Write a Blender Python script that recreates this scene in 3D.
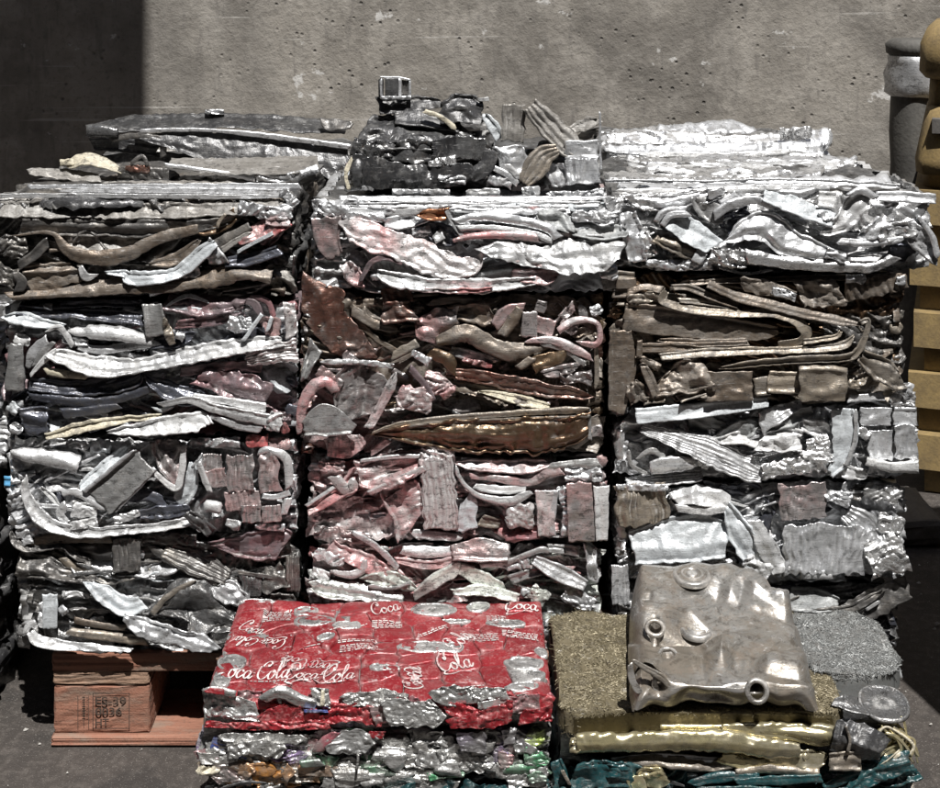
import bpy, bmesh, math, random
import numpy as np
from mathutils import Vector

# ------------------------------------------------------------------ scene, camera, light
scene = bpy.context.scene
for o in list(bpy.data.objects):
    bpy.data.objects.remove(o)
COL = scene.collection

CAM_D, CAM_H = 1.9, 1.085          # camera distance to the stack front, height above ground
F_PX, CX, HY = 1345.0, 470.0, -23.0  # focal length, centre column and horizon row in photo pixels (940 x 788)
PXM = F_PX / CAM_D                   # photo pixels per metre on the stack front

cam_d = bpy.data.cameras.new('camera')
cam = bpy.data.objects.new('camera', cam_d)
COL.objects.link(cam)
cam.location = (0, -CAM_D, CAM_H)
cam.rotation_euler = (math.radians(90), 0, 0)
cam_d.sensor_fit = 'HORIZONTAL'
cam_d.sensor_width = 36
cam_d.lens = 36 * F_PX / 940.0
cam_d.shift_x = 0.0
cam_d.shift_y = -(394.0 - HY) / 940.0
cam_d.clip_start = 0.05
cam_d.clip_end = 500
scene.camera = cam
scene.render.engine = 'CYCLES'
scene.cycles.max_bounces = 6
scene.cycles.glossy_bounces = 4
scene.cycles.diffuse_bounces = 3
scene.render.resolution_x, scene.render.resolution_y = 1024, 858

SUN_EL, SUN_AZ = math.radians(61), math.radians(14)     # azimuth: to the right of straight behind the camera
sdir = Vector((math.sin(SUN_AZ) * math.cos(SUN_EL), -math.cos(SUN_AZ) * math.cos(SUN_EL), math.sin(SUN_EL)))
world = bpy.data.worlds.new('World')
scene.world = world
world.use_nodes = True
wn, wl = world.node_tree.nodes, world.node_tree.links
wn.clear()
sky = wn.new('ShaderNodeTexSky')
sky.sky_type = 'NISHITA'
sky.sun_disc = False
sky.sun_elevation = SUN_EL
sky.sun_rotation = math.pi - SUN_AZ
sky.air_density = 1.0
sky.dust_density = 1.2
sky.ozone_density = 0.6
bg = wn.new('ShaderNodeBackground')
bg.inputs['Strength'].default_value = 0.05
wo = wn.new('ShaderNodeOutputWorld')
wl.new(sky.outputs[0], bg.inputs[0])
wl.new(bg.outputs[0], wo.inputs[0])

sl = bpy.data.lights.new('sun', 'SUN')
sl.energy = 4.8
sl.angle = math.radians(0.53)
sl.color = (1.0, 0.98, 0.95)
sun = bpy.data.objects.new('sun', sl)
COL.objects.link(sun)
sun.location = (2, -4, 6)
sun.rotation_euler = (-sdir).to_track_quat('-Z', 'Y').to_euler()

scene.view_settings.view_transform = 'Standard'
scene.view_settings.look = 'None'
scene.view_settings.exposure = 0.52
scene.view_settings.gamma = 1.0
scene.view_settings.use_curve_mapping = False

# ------------------------------------------------------------------ materials
MATS = {}

def node_mat(name):
    m = bpy.data.materials.new(name)
    m.use_nodes = True
    nt = m.node_tree
    nt.nodes.clear()
    out = nt.nodes.new('ShaderNodeOutputMaterial')
    p = nt.nodes.new('ShaderNodeBsdfPrincipled')
    nt.links.new(p.outputs[0], out.inputs[0])
    return m, nt, p

def noise(nt, vec, scale, detail=4, rough=0.55, w=None, dist=0.0):
    n = nt.nodes.new('ShaderNodeTexNoise')
    n.inputs['Scale'].default_value = scale
    n.inputs['Detail'].default_value = detail
    n.inputs['Roughness'].default_value = rough
    n.inputs['Distortion'].default_value = dist
    if w is not None:
        n.noise_dimensions = '4D'
        nt.links.new(w, n.inputs['W'])
    nt.links.new(vec, n.inputs['Vector'])
    return n.outputs['Fac']

def ramp(nt, fac, stops):
    r = nt.nodes.new('ShaderNodeValToRGB')
    el = r.color_ramp.elements
    while len(el) < len(stops):
        el.new(0.5)
    for e, (pos, c) in zip(el, stops):
        e.position = pos
        e.color = (c, c, c, 1) if not isinstance(c, tuple) else (*c, 1)
    nt.links.new(fac, r.inputs[0])
    return r.outputs[0]

def mixc(nt, fac, a, b, mode='MIX'):
    m = nt.nodes.new('ShaderNodeMix')
    m.data_type = 'RGBA'
    m.blend_type = mode
    for sock, v in ((m.inputs[0], fac), (m.inputs[6], a), (m.inputs[7], b)):
        if isinstance(v, (int, float)):
            sock.default_value = v
        elif isinstance(v, tuple):
            sock.default_value = (*v, 1)
        else:
            nt.links.new(v, sock)
    return m.outputs[2]

def math_n(nt, op, a, b=None, clamp=False):
    m = nt.nodes.new('ShaderNodeMath')
    m.operation = op
    m.use_clamp = clamp
    for i, v in enumerate((a, b)):
        if v is None:
            continue
        if isinstance(v, (int, float)):
            m.inputs[i].default_value = v
        else:
            nt.links.new(v, m.inputs[i])
    return m.outputs[0]

def coords(nt, scale=(1, 1, 1), rot=(0, 0, 0)):
    tc = nt.nodes.new('ShaderNodeTexCoord')
    mp = nt.nodes.new('ShaderNodeMapping')
    mp.inputs['Scale'].default_value = scale
    mp.inputs['Rotation'].default_value = rot
    nt.links.new(tc.outputs['Object'], mp.inputs[0])
    return mp.outputs[0]

def sheet_metal(name, base, metallic, rough, second=None, second_amt=0.5, dirt=0.35, dirt_col=(0.09, 0.08, 0.07),
                bump=0.15, scratch=0.3, second_metal=0.0, edge_wear=0.55, chips=0.6, chip_col=(.05, .047, .045)):
    """aluminium sheet: mill finish or paint, with grime, worn paint patches and fine dents"""
    m, nt, p = node_mat(name)
    oi = nt.nodes.new('ShaderNodeObjectInfo')
    tc = nt.nodes.new('ShaderNodeTexCoord')
    off = nt.nodes.new('ShaderNodeVectorMath')
    off.operation = 'MULTIPLY_ADD'
    cmb = nt.nodes.new('ShaderNodeCombineXYZ')
    for i in range(3):
        nt.links.new(oi.outputs['Random'], cmb.inputs[i])
    nt.links.new(cmb.outputs[0], off.inputs[0])
    off.inputs[1].default_value = (17.0, 31.0, 23.0)
    nt.links.new(tc.outputs['Object'], off.inputs[2])
    vec = off.outputs[0]
    def stretched(sc, rot):
        mp = nt.nodes.new('ShaderNodeMapping')
        mp.inputs['Scale'].default_value = sc
        mp.inputs['Rotation'].default_value = rot
        nt.links.new(vec, mp.inputs[0])
        return mp.outputs[0]
    big = noise(nt, vec, 9, 2, 0.5)
    mid = noise(nt, vec, 52, 4, 0.7)
    fine = noise(nt, vec, 330, 1, 0.6)
    scr = noise(nt, stretched((34, 34, 420), (0.3, 0.5, 0.2)), 1.5, 2, 0.7)
    col = base
    metal = metallic
    if second is not None:
        thr = math_n(nt, 'ADD', math_n(nt, 'MULTIPLY', big, 0.6), math_n(nt, 'MULTIPLY', mid, 0.4))
        msk = ramp(nt, thr, [(0.56 - 0.28 * second_amt, 0.0), (0.72 - 0.24 * second_amt, 1.0)])
        col = mixc(nt, msk, base, second)
        mm = nt.nodes.new('ShaderNodeMapRange')
        nt.links.new(msk, mm.inputs[0])
        mm.inputs[3].default_value = metallic
        mm.inputs[4].default_value = second_metal
        metal = mm.outputs[0]
    # value drift between neighbouring pieces
    vr = nt.nodes.new('ShaderNodeMapRange')
    nt.links.new(oi.outputs['Random'], vr.inputs[0])
    vr.inputs[3].default_value = 0.78
    vr.inputs[4].default_value = 1.1
    comb = nt.nodes.new('ShaderNodeCombineColor')
    for i in range(3):
        nt.links.new(vr.outputs[0], comb.inputs[i])
    col = mixc(nt, 1.0, col, comb.outputs[0], 'MULTIPLY')
    # grime
    dm = math_n(nt, 'ADD', math_n(nt, 'MULTIPLY', mid, 0.65), math_n(nt, 'MULTIPLY', fine, 0.35))
    dmask = ramp(nt, dm, [(0.49, 0.0), (0.62, min(.9, dirt * 1.35))])
    col = mixc(nt, dmask, col, dirt_col)
    if chips:
        chip = noise(nt, stretched((1, 1, 1.7), (.2, .1, .6)), 62, 5, .8)
        cmask = ramp(nt, chip, [(.555, 0.0), (.60, chips)])
        col = mixc(nt, cmask, col, chip_col)
        dark = ramp(nt, scr, [(.36, .75 * chips), (.43, 0.0)])
        col = mixc(nt, dark, col, chip_col)
    # bright scratches
    smask = ramp(nt, scr, [(0.64, 0.0), (0.72, scratch)])
    col = mixc(nt, smask, col, (0.62, 0.61, 0.60))
    geo = nt.nodes.new('ShaderNodeNewGeometry')
    wear = math_n(nt, 'ADD', geo.outputs['Pointiness'], math_n(nt, 'MULTIPLY', math_n(nt, 'SUBTRACT', mid, .5), .16))
    wmask = ramp(nt, wear, [(.535, 0.0), (.60, edge_wear)])
    col = mixc(nt, wmask, col, (0.70, 0.69, 0.67))
    nt.links.new(col, p.inputs['Base Color'])
    if isinstance(metal, float) or isinstance(metal, int):
        metal_s = math_n(nt, 'SUBTRACT', metal, math_n(nt, 'MULTIPLY', dmask, 0.7 * metal), True)
        nt.links.new(metal_s, p.inputs['Metallic'])
    else:
        nt.links.new(math_n(nt, 'SUBTRACT', metal, math_n(nt, 'MULTIPLY', dmask, 0.6), True), p.inputs['Metallic'])
    rr = nt.nodes.new('ShaderNodeMapRange')
    nt.links.new(mid, rr.inputs[0])
    rr.inputs[1].default_value = 0.3
    rr.inputs[2].default_value = 0.7
    rr.inputs[3].default_value = max(0.05, rough - 0.1)
    rr.inputs[4].default_value = rough + 0.16
    nt.links.new(rr.outputs[0], p.inputs['Roughness'])
    b = nt.nodes.new('ShaderNodeBump')
    b.inputs['Strength'].default_value = min(1.0, bump * 1.8)
    b.inputs['Distance'].default_value = 0.005
    hh = math_n(nt, 'ADD', mid, math_n(nt, 'MULTIPLY', fine, 0.25))
    hh = math_n(nt, 'ADD', hh, math_n(nt, 'MULTIPLY', scr, 0.25))
    nt.links.new(hh, b.inputs['Height'])
    nt.links.new(b.outputs[0], p.inputs['Normal'])
    MATS[name] = m
    return m

sheet_metal('silver', (0.72, 0.73, 0.745), 0.7, 0.36, dirt=0.3, chips=.45)
sheet_metal('silvdull', (0.56, 0.565, 0.575), 0.6, 0.42, dirt=0.4)
sheet_metal('foil', (0.82, 0.82, 0.82), 0.82, 0.29, dirt=0.2, bump=0.2)
sheet_metal('white', (0.70, 0.705, 0.71), 0.6, 0.33, second=(0.62, 0.62, 0.615), second_amt=0.4, dirt=0.4, second_metal=0.15, dirt_col=(.15, .145, .14), chips=.5)
sheet_metal('whitecool', (0.58, 0.61, 0.63), 0.3, 0.36, second=(0.52, 0.55, 0.57), second_amt=0.4, dirt=0.35, dirt_col=(.15, .15, .15), chips=.35)
sheet_metal('whitegreen', (0.58, 0.61, 0.56), 0.4, 0.4, second=(0.6, 0.6, 0.6), second_amt=0.4, dirt=0.55, second_metal=0.9)
sheet_metal('cream', (0.58, 0.53, 0.41), 0.0, 0.5, dirt=0.45)
sheet_metal('grey', (0.36, 0.36, 0.355), 0.6, 0.42, second=(0.5, 0.5, 0.5), second_amt=.3, dirt=0.5, scratch=0.5, second_metal=.6)
sheet_metal('greyflat', (0.30, 0.31, 0.31), 0.1, 0.5, dirt=0.35)
sheet_metal('gun', (0.22, 0.22, 0.22), 0.8, 0.4, dirt=0.5, scratch=0.6, bump=0.3)
sheet_metal('char', (0.13, 0.125, 0.12), 0.6, 0.42, second=(0.30, 0.28, 0.25), second_amt=0.25, dirt=0.5, scratch=0.55, second_metal=0.7)
sheet_metal('black', (0.05, 0.05, 0.052), 0.3, 0.36, second=(0.12, 0.12, 0.12), second_amt=.35, dirt=0.35, scratch=0.5, dirt_col=(.14, .135, .13), second_metal=.5)
sheet_metal('blackgloss', (0.04, 0.04, 0.042), 0.3, 0.18, second=(0.32, 0.32, 0.32), second_amt=0.33, dirt=0.25, scratch=0.5, second_metal=0.9)
sheet_metal('slate', (0.085, 0.09, 0.11), 0.45, 0.3, dirt=0.3, scratch=0.3)
sheet_metal('mauve', (0.20, 0.155, 0.165), 0.35, 0.34, second=(0.33, 0.14, 0.15), second_amt=0.3, dirt=0.35, scratch=0.4)
sheet_metal('dust', (0.25, 0.235, 0.215), 0.35, 0.5, second=(0.36, 0.35, 0.33), second_amt=0.4, dirt=0.5, scratch=0.6)
sheet_metal('brown', (0.165, 0.13, 0.10), 0.5, 0.46, second=(0.25, 0.22, 0.19), second_amt=0.45, dirt=0.45, scratch=0.5, second_metal=0.45)
sheet_metal('brownred', (0.20, 0.10, 0.075), 0.7, 0.34, second=(0.25, 0.20, 0.18), second_amt=0.4, dirt=0.35, scratch=0.4, second_metal=0.7)
sheet_metal('bronze', (0.19, 0.12, 0.075), 0.8, 0.33, second=(0.22, 0.16, 0.10), second_amt=0.4, dirt=0.3, scratch=0.3, second_metal=0.8, chips=.3)
sheet_metal('tan', (0.31, 0.265, 0.21), 0.5, 0.44, second=(0.24, 0.215, 0.185), second_amt=0.5, dirt=0.45, scratch=0.45, second_metal=0.45)
sheet_metal('pink', (0.53, 0.25, 0.25), 0.3, 0.4, second=(0.60, 0.55, 0.545), second_amt=0.45, dirt=0.4, second_metal=0.6, chips=.7)
sheet_metal('pinkgrey', (0.40, 0.37, 0.365), 0.7, 0.38, second=(0.47, 0.25, 0.245), second_amt=0.28, dirt=0.5, scratch=0.6, second_metal=.4, chips=.7)
sheet_metal('pinkwhite', (0.64, 0.61, 0.605), 0.5, 0.38, second=(0.55, 0.26, 0.26), second_amt=0.33, dirt=0.4, second_metal=.3, chips=.7)
sheet_metal('redpaint', (0.44, 0.11, 0.11), 0.2, 0.34, second=(0.50, 0.38, 0.37), second_amt=0.4, dirt=0.35, second_metal=0.8)
sheet_metal('copper', (0.55, 0.25, 0.13), 0.8, 0.3, dirt=0.3)
sheet_metal('gold', (0.60, 0.53, 0.31), 0.72, 0.26, second=(0.56, 0.51, 0.38), second_amt=0.4, dirt=0.25, second_metal=0.8, bump=.04, chips=.25)
sheet_metal('teal', (0.012, 0.052, 0.058), 0.1, 0.3, second=(0.02, 0.075, 0.078), second_amt=0.4, dirt=0.2, scratch=0.5, dirt_col=(.15, .15, .14))
sheet_metal('canred', (0.235, 0.014, 0.02), 0.2, 0.36, second=(0.31, 0.035, 0.042), second_amt=0.4, dirt=0.35, scratch=0.5, dirt_col=(.30, .17, .16), bump=0.12, second_metal=.3, edge_wear=.18, chips=.35, chip_col=(.12,.05,.05))
sheet_metal('cansilver', (0.56, 0.56, 0.55), 0.75, 0.36, dirt=0.55, bump=0.25, dirt_col=(.17, .16, .15), chips=.6)
sheet_metal('cangrey', (0.46, 0.45, 0.43), 0.75, 0.42, second=(0.60, 0.60, 0.59), second_amt=0.5, dirt=0.55, bump=0.3, second_metal=0.9)
sheet_metal('cangreen', (0.05, 0.20, 0.09), 0.4, 0.38, second=(0.45, 0.47, 0.45), second_amt=0.45, dirt=0.4, second_metal=0.9)
sheet_metal('canorange', (0.48, 0.22, 0.06), 0.4, 0.38, second=(0.46, 0.42, 0.38), second_amt=0.5, dirt=0.45, second_metal=0.9)
sheet_metal('canpurple', (0.22, 0.15, 0.29), 0.4, 0.38, second=(0.45, 0.44, 0.45), second_amt=0.5, dirt=0.4, second_metal=0.9)
sheet_metal('canblue', (0.05, 0.09, 0.36), 0.3, 0.35, second=(0.5, 0.5, 0.5), second_amt=0.35, dirt=0.3, second_metal=0.9)
sheet_metal('canmaroon', (0.32, 0.09, 0.11), 0.35, 0.38, second=(0.5, 0.46, 0.44), second_amt=0.5, dirt=0.35, second_metal=0.9)
sheet_metal('canlime', (0.28, 0.36, 0.09), 0.4, 0.38, second=(0.48, 0.48, 0.45), second_amt=0.45, dirt=0.4, second_metal=0.9)
sheet_metal('tank', (0.47, 0.455, 0.43), 0.7, 0.34, second=(0.25, 0.22, 0.18), second_amt=0.5, dirt=0.55, dirt_col=(.13, .105, .085), scratch=0.5, bump=0.07, second_metal=0.5, chips=.55, chip_col=(.085,.07,.055))
sheet_metal('wiregold', (0.175, 0.148, 0.092), 0.4, 0.5, dirt=0.5, dirt_col=(.05, .04, .025), edge_wear=.0, bump=.05, chips=0)
sheet_metal('wiregrey', (0.20, 0.205, 0.20), 0.4, 0.5, dirt=0.4, edge_wear=.0, bump=.05, chips=0)
sheet_metal('ink', (0.62, 0.58, 0.56), 0.0, 0.45, dirt=0.5, dirt_col=(.30, .06, .07), scratch=0.0, edge_wear=0., bump=.05, chips=.5, chip_col=(.27, .02, .03))

def simple_mat(name, c1, c2, scale, rough, bump=0.2, dist=0.004, detail=6, stretch=(1, 1, 1)):
    m, nt, p = node_mat(name)
    vec = coords(nt, stretch)
    oi = nt.nodes.new('ShaderNodeObjectInfo')
    w = math_n(nt, 'MULTIPLY', oi.outputs['Random'], 30.0)
    n = noise(nt, vec, scale, detail, 0.6, w)
    f = noise(nt, vec, scale * 8, 3, 0.6, w)
    mix = math_n(nt, 'ADD', math_n(nt, 'MULTIPLY', n, .7), math_n(nt, 'MULTIPLY', f, .3))
    col = mixc(nt, ramp(nt, mix, [(.36, 0.), (.64, 1.)]), c1, c2)
    nt.links.new(col, p.inputs['Base Color'])
    p.inputs['Roughness'].default_value = rough
    b = nt.nodes.new('ShaderNodeBump')
    b.inputs['Strength'].default_value = bump
    b.inputs['Distance'].default_value = dist
    nt.links.new(mix, b.inputs['Height'])
    nt.links.new(b.outputs[0], p.inputs['Normal'])
    MATS[name] = m
    return m

def wood_mat(name, c1, c2, worn, amt):
    m, nt, p = node_mat(name)
    oi = nt.nodes.new('ShaderNodeObjectInfo')
    w = math_n(nt, 'MULTIPLY', oi.outputs['Random'], 30.0)
    grain = noise(nt, coords(nt, (2.2, 26, 34)), 4, 5, .65, w, .6)
    wear = noise(nt, coords(nt, (3, 7, 9)), 3.4, 5, .7, w, .3)
    fine = noise(nt, coords(nt), 180, 3, .6, w)
    col = mixc(nt, ramp(nt, grain, [(.36, 0.), (.66, 1.)]), c1, c2)
    col = mixc(nt, ramp(nt, wear, [(.46, 0.), (.62, amt)]), col, worn)
    col = mixc(nt, ramp(nt, fine, [(.58, 0.), (.75, .5)]), col, (0.09, 0.06, 0.045))
    nt.links.new(col, p.inputs['Base Color'])
    p.inputs['Roughness'].default_value = .8
    b = nt.nodes.new('ShaderNodeBump')
    b.inputs['Strength'].default_value = .6
    b.inputs['Distance'].default_value = .003
    nt.links.new(math_n(nt, 'ADD', grain, fine), b.inputs['Height'])
    nt.links.new(b.outputs[0], p.inputs['Normal'])
    MATS[name] = m
wood_mat('wood', (0.29, 0.135, 0.088), (0.18, 0.078, 0.05), (0.20, 0.165, 0.13), .75)
wood_mat('woodend', (0.27, 0.17, 0.115), (0.15, 0.10, 0.07), (0.11, 0.095, 0.08), .8)
simple_mat('stamp', (0.03, 0.025, 0.02), (0.09, 0.055, 0.04), 120, 0.8, 0.1)
simple_mat('yellow', (0.29, 0.205, 0.085), (0.15, 0.108, 0.055), 22, 0.7, 0.4)
simple_mat('postgrey', (0.11, 0.105, 0.095), (0.055, 0.052, 0.048), 14, 0.75, 0.5, 0.006)
simple_mat('rubber', (0.12, 0.11, 0.10), (0.07, 0.065, 0.06), 30, 0.8, 0.4)
simple_mat('skyblockgrey', (0.075, 0.075, 0.075), (0.05, 0.05, 0.05), 2.0, 0.85, 0.3)  # dull grey of the added walls that block sky light
simple_mat('shadesteel', (0.20, 0.20, 0.20), (0.13, 0.12, 0.11), 6, 0.6, 0.2)  # steel of the added shade casters out of view
simple_mat('tarp', (0.05, 0.06, 0.09), (0.03, 0.035, 0.05), 20, 0.5, 0.3)
simple_mat('blueplast', (0.10, 0.33, 0.55), (0.08, 0.24, 0.42), 20, 0.5, 0.2)
simple_mat('debris', (0.50, 0.49, 0.46), (0.22, 0.20, 0.18), 60, 0.7, 0.2)

# asphalt
m, nt, p = node_mat('asphalt')
vec = coords(nt)
a = noise(nt, vec, 3, 5, 0.6)
b_ = noise(nt, vec, 60, 5, 0.7)
c_ = noise(nt, vec, 420, 3, 0.6)
col = mixc(nt, ramp(nt, a, [(.35, 0.), (.65, 1.)]), (0.055, 0.046, 0.040), (0.035, 0.030, 0.026))
col = mixc(nt, ramp(nt, b_, [(.48, 0.), (.70, .7)]), col, (0.115, 0.10, 0.088))
col = mixc(nt, ramp(nt, noise(nt, vec, 5.5, 4, .6, dist=1.0), [(.54, 0.), (.62, .65)]), col, (0.024, 0.021, 0.019))
col = mixc(nt, ramp(nt, c_, [(.62, 0.), (.68, .7)]), col, (0.24, 0.22, 0.20))
nt.links.new(col, p.inputs['Base Color'])
p.inputs['Roughness'].default_value = 0.78
bb = nt.nodes.new('ShaderNodeBump')
bb.inputs['Strength'].default_value = 0.6
bb.inputs['Distance'].default_value = 0.004
nt.links.new(math_n(nt, 'ADD', b_, c_), bb.inputs['Height'])
nt.links.new(bb.outputs[0], p.inputs['Normal'])
MATS['asphalt'] = m

# concrete wall: board streaks, stains, knocked-off patches, white paint scuffs
m, nt, p = node_mat('concrete')
vec = coords(nt)
vs = coords(nt, (1, 1, 0.16))
big = noise(nt, vec, 2.6, 5, 0.62, dist=.5)
med = noise(nt, vec, 9, 6, 0.65)
fin = noise(nt, vec, 55, 5, 0.7)
strk = noise(nt, vs, 14, 5, 0.65, dist=0.4)
strk2 = noise(nt, vs, 42, 4, 0.6)
col = mixc(nt, ramp(nt, big, [(.34, 0.), (.66, 1.)]), (0.275, 0.252, 0.22), (0.125, 0.114, 0.10))
col = mixc(nt, ramp(nt, med, [(.44, 0.), (.68, .7)]), col, (0.36, 0.335, 0.30))
col = mixc(nt, ramp(nt, strk, [(.50, 0.), (.74, .6)]), col, (0.13, 0.118, 0.103))
col = mixc(nt, ramp(nt, strk2, [(.60, 0.), (.72, .55)]), col, (0.12, 0.11, 0.10))
col = mixc(nt, ramp(nt, fin, [(.52, 0.), (.68, .65)]), col, (0.13, 0.12, 0.107))
smoke = noise(nt, coords(nt, (1, 1, .55)), 1.3, 5, .6, dist=.8)
col = mixc(nt, ramp(nt, smoke, [(.47, 0.), (.66, .42)]), col, (0.11, 0.103, 0.094))
hz = noise(nt, coords(nt, (.22, 1, 9)), 6, 4, .6, dist=.3)
col = mixc(nt, ramp(nt, hz, [(.66, 0.), (.70, .45)]), col, (0.50, 0.48, 0.45))
scuff = noise(nt, coords(nt, (1.0, 1, 1.6)), 5.5, 3, 0.5, dist=0.6)
scuff2 = noise(nt, vec, 24, 4, 0.7)
sc = math_n(nt, 'ADD', math_n(nt, 'MULTIPLY', scuff, .62), math_n(nt, 'MULTIPLY', scuff2, .38))
col = mixc(nt, ramp(nt, sc, [(.625, 0.), (.645, .7)]), col, (0.55, 0.54, 0.52))
col_wall = col
p.inputs['Roughness'].default_value = 0.85
pit = nt.nodes.new('ShaderNodeTexVoronoi')
pit.inputs['Scale'].default_value = 38
nt.links.new(vec, pit.inputs['Vector'])
pits = ramp(nt, pit.outputs['Distance'], [(.08, 0.), (.22, 1.)])
pm = ramp(nt, noise(nt, vec, 6, 3), [(.5, 0.), (.62, 1.)])
hole = math_n(nt, 'MULTIPLY', math_n(nt, 'SUBTRACT', 1.0, pits), pm)
nt.links.new(mixc(nt, math_n(nt, 'MULTIPLY', hole, .7), col_wall, (0.07, 0.065, 0.06)), p.inputs['Base Color'])
hgt = math_n(nt, 'ADD', math_n(nt, 'MULTIPLY', med, 1.2), math_n(nt, 'MULTIPLY', fin, .5))
hgt = math_n(nt, 'ADD', hgt, math_n(nt, 'MULTIPLY', hole, -.6))
bb = nt.nodes.new('ShaderNodeBump')
bb.inputs['Strength'].default_value = 0.75
bb.inputs['Distance'].default_value = 0.009
nt.links.new(hgt, bb.inputs['Height'])
nt.links.new(bb.outputs[0], p.inputs['Normal'])
MATS['concrete'] = m

# thin clear plastic
m, nt, p = node_mat('plastic')
p.inputs['Base Color'].default_value = (.75, .78, .80, 1)
p.inputs['Roughness'].default_value = .25
p.inputs['Transmission Weight'].default_value = .55
MATS['plastic'] = m

# ------------------------------------------------------------------ object helpers
def tag(o, label=None, cat=None, group=None, kind=None):
    for k, v in (('label', label), ('category', cat), ('group', group), ('kind', kind)):
        if v:
            o[k] = v
    return o

def empty(name, loc, label, cat, group=None):
    o = bpy.data.objects.new(name, None)
    o.empty_display_size = 0.05
    o.location = loc
    COL.objects.link(o)
    return tag(o, label, cat, group)

def mesh_obj(name, verts, faces, mat, parent=None, smooth=True):
    """verts in world space; a child's vertices become local to its top-level thing"""
    v = np.asarray(verts, dtype=float)
    base = Vector((0, 0, 0))
    q = parent
    while q is not None:
        base = base + q.location
        q = q.parent
    if parent is not None:
        v = v - np.array(base)
    me = bpy.data.meshes.new(name)
    if isinstance(faces, np.ndarray):
        nf = len(faces)
        me.vertices.add(len(v))
        me.vertices.foreach_set('co', v.astype(np.float32).ravel())
        me.loops.add(nf * 4)
        me.loops.foreach_set('vertex_index', faces.astype(np.int32).ravel())
        me.polygons.add(nf)
        me.polygons.foreach_set('loop_start', np.arange(0, nf * 4, 4, dtype=np.int32))
        me.update(calc_edges=True)
    else:
        me.from_pydata(v.tolist(), [], faces)
    me.polygons.foreach_set('use_smooth', [bool(smooth)] * len(me.polygons))
    me.materials.append(MATS[mat] if isinstance(mat, str) else mat)
    me.update()
    o = bpy.data.objects.new(name, me)
    COL.objects.link(o)
    o.parent = parent
    return o

def grid_faces(nu, nv):
    i, j = np.meshgrid(np.arange(nu - 1), np.arange(nv - 1), indexing='ij')
    a = (i * nv + j).ravel()
    return np.stack([a, a + nv, a + nv + 1, a + 1], -1)

def box_vf(x0, x1, y0, y1, z0, z1):
    V = [(x0, y0, z0), (x1, y0, z0), (x1, y1, z0), (x0, y1, z0), (x0, y0, z1), (x1, y0, z1), (x1, y1, z1), (x0, y1, z1)]
    Fc = [(0, 3, 2, 1), (4, 5, 6, 7), (0, 1, 5, 4), (1, 2, 6, 5), (2, 3, 7, 6), (3, 0, 4, 7)]
    return V, Fc

def bevel_box(name, b, mat, parent=None, bev=0.004, rnd=None, cuts=0, jit=0.0):
    bm = bmesh.new()
    V, Fc = box_vf(*b)
    vs = [bm.verts.new(v) for v in V]
    for f in Fc:
        bm.faces.new([vs[i] for i in f])
    if cuts:
        bmesh.ops.subdivide_edges(bm, edges=bm.edges[:], cuts=cuts, use_grid_fill=True)
    if bev:
        sharp = [e for e in bm.edges if len(e.link_faces) == 2 and e.calc_face_angle(0) > 1]
        bmesh.ops.bevel(bm, geom=sharp, offset=bev, segments=2, affect='EDGES', profile=0.6)
    if jit:
        r = rnd or random
        for v in bm.verts:
            v.co += Vector((r.uniform(-1, 1), r.uniform(-1, 1), r.uniform(-1, 1))) * jit
    bm.verts.ensure_lookup_table()
    vv = [tuple(v.co) for v in bm.verts]
    bm.verts.index_update()
    ff = [tuple(v.index for v in f.verts) for f in bm.faces]
    bm.free()
    return mesh_obj(name, vv, ff, mat, parent, smooth=False)

# crease field: sum of warped triangle waves, so facets stay flat and creases sharp
def crease(x, y, seed, wl, amp, octaves=5):
    r = np.random.RandomState(seed % (2 ** 31))
    p1, p2, p3, p4 = r.uniform(0, 6.28, 4)
    x, y = np.asarray(x, dtype=float), np.asarray(y, dtype=float)
    wx = x + 0.7 * wl * vnoise(x / (wl * 1.1), y / (wl * .9), seed + 31)
    wy = y + 0.7 * wl * vnoise(x / (wl * .9), y / (wl * 1.1), seed + 37)
    out = np.zeros_like(x, dtype=float)
    for k in range(octaves):
        L = wl * (1.0, 0.72, 0.5, 0.31, 0.2, 0.13)[k] * r.uniform(0.85, 1.2)
        a = r.uniform(0, math.pi)
        t = (wx * math.cos(a) + wy * math.sin(a)) / L + r.uniform(0, 1)
        tr = np.abs(2 * (t - np.floor(t + 0.5))) * 2 - 1
        env = np.clip(0.5 + 0.8 * vnoise(x / (wl * .8), y / (wl * .8), seed + 41 + k), 0, 1.2)
        out += tr * env * L * (0.34, 0.30, 0.22, 0.13, 0.09, 0.06)[k]
    return out * amp

def vnoise(x, y, seed):
    """smooth random values from -1 to 1, one lattice cell per unit"""
    g = np.random.RandomState(seed % (2 ** 31)).uniform(-1, 1, (64, 64))
    xi, yi = np.floor(x).astype(int), np.floor(y).astype(int)
    fx, fy = x - xi, y - yi
    fx, fy = fx * fx * (3 - 2 * fx), fy * fy * (3 - 2 * fy)
    a, b = g[xi % 64, yi % 64], g[(xi + 1) % 64, yi % 64]
    c, d = g[xi % 64, (yi + 1) % 64], g[(xi + 1) % 64, (yi + 1) % 64]
    return (a * (1 - fx) + b * fx) * (1 - fy) + (c * (1 - fx) + d * fx) * fy

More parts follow.
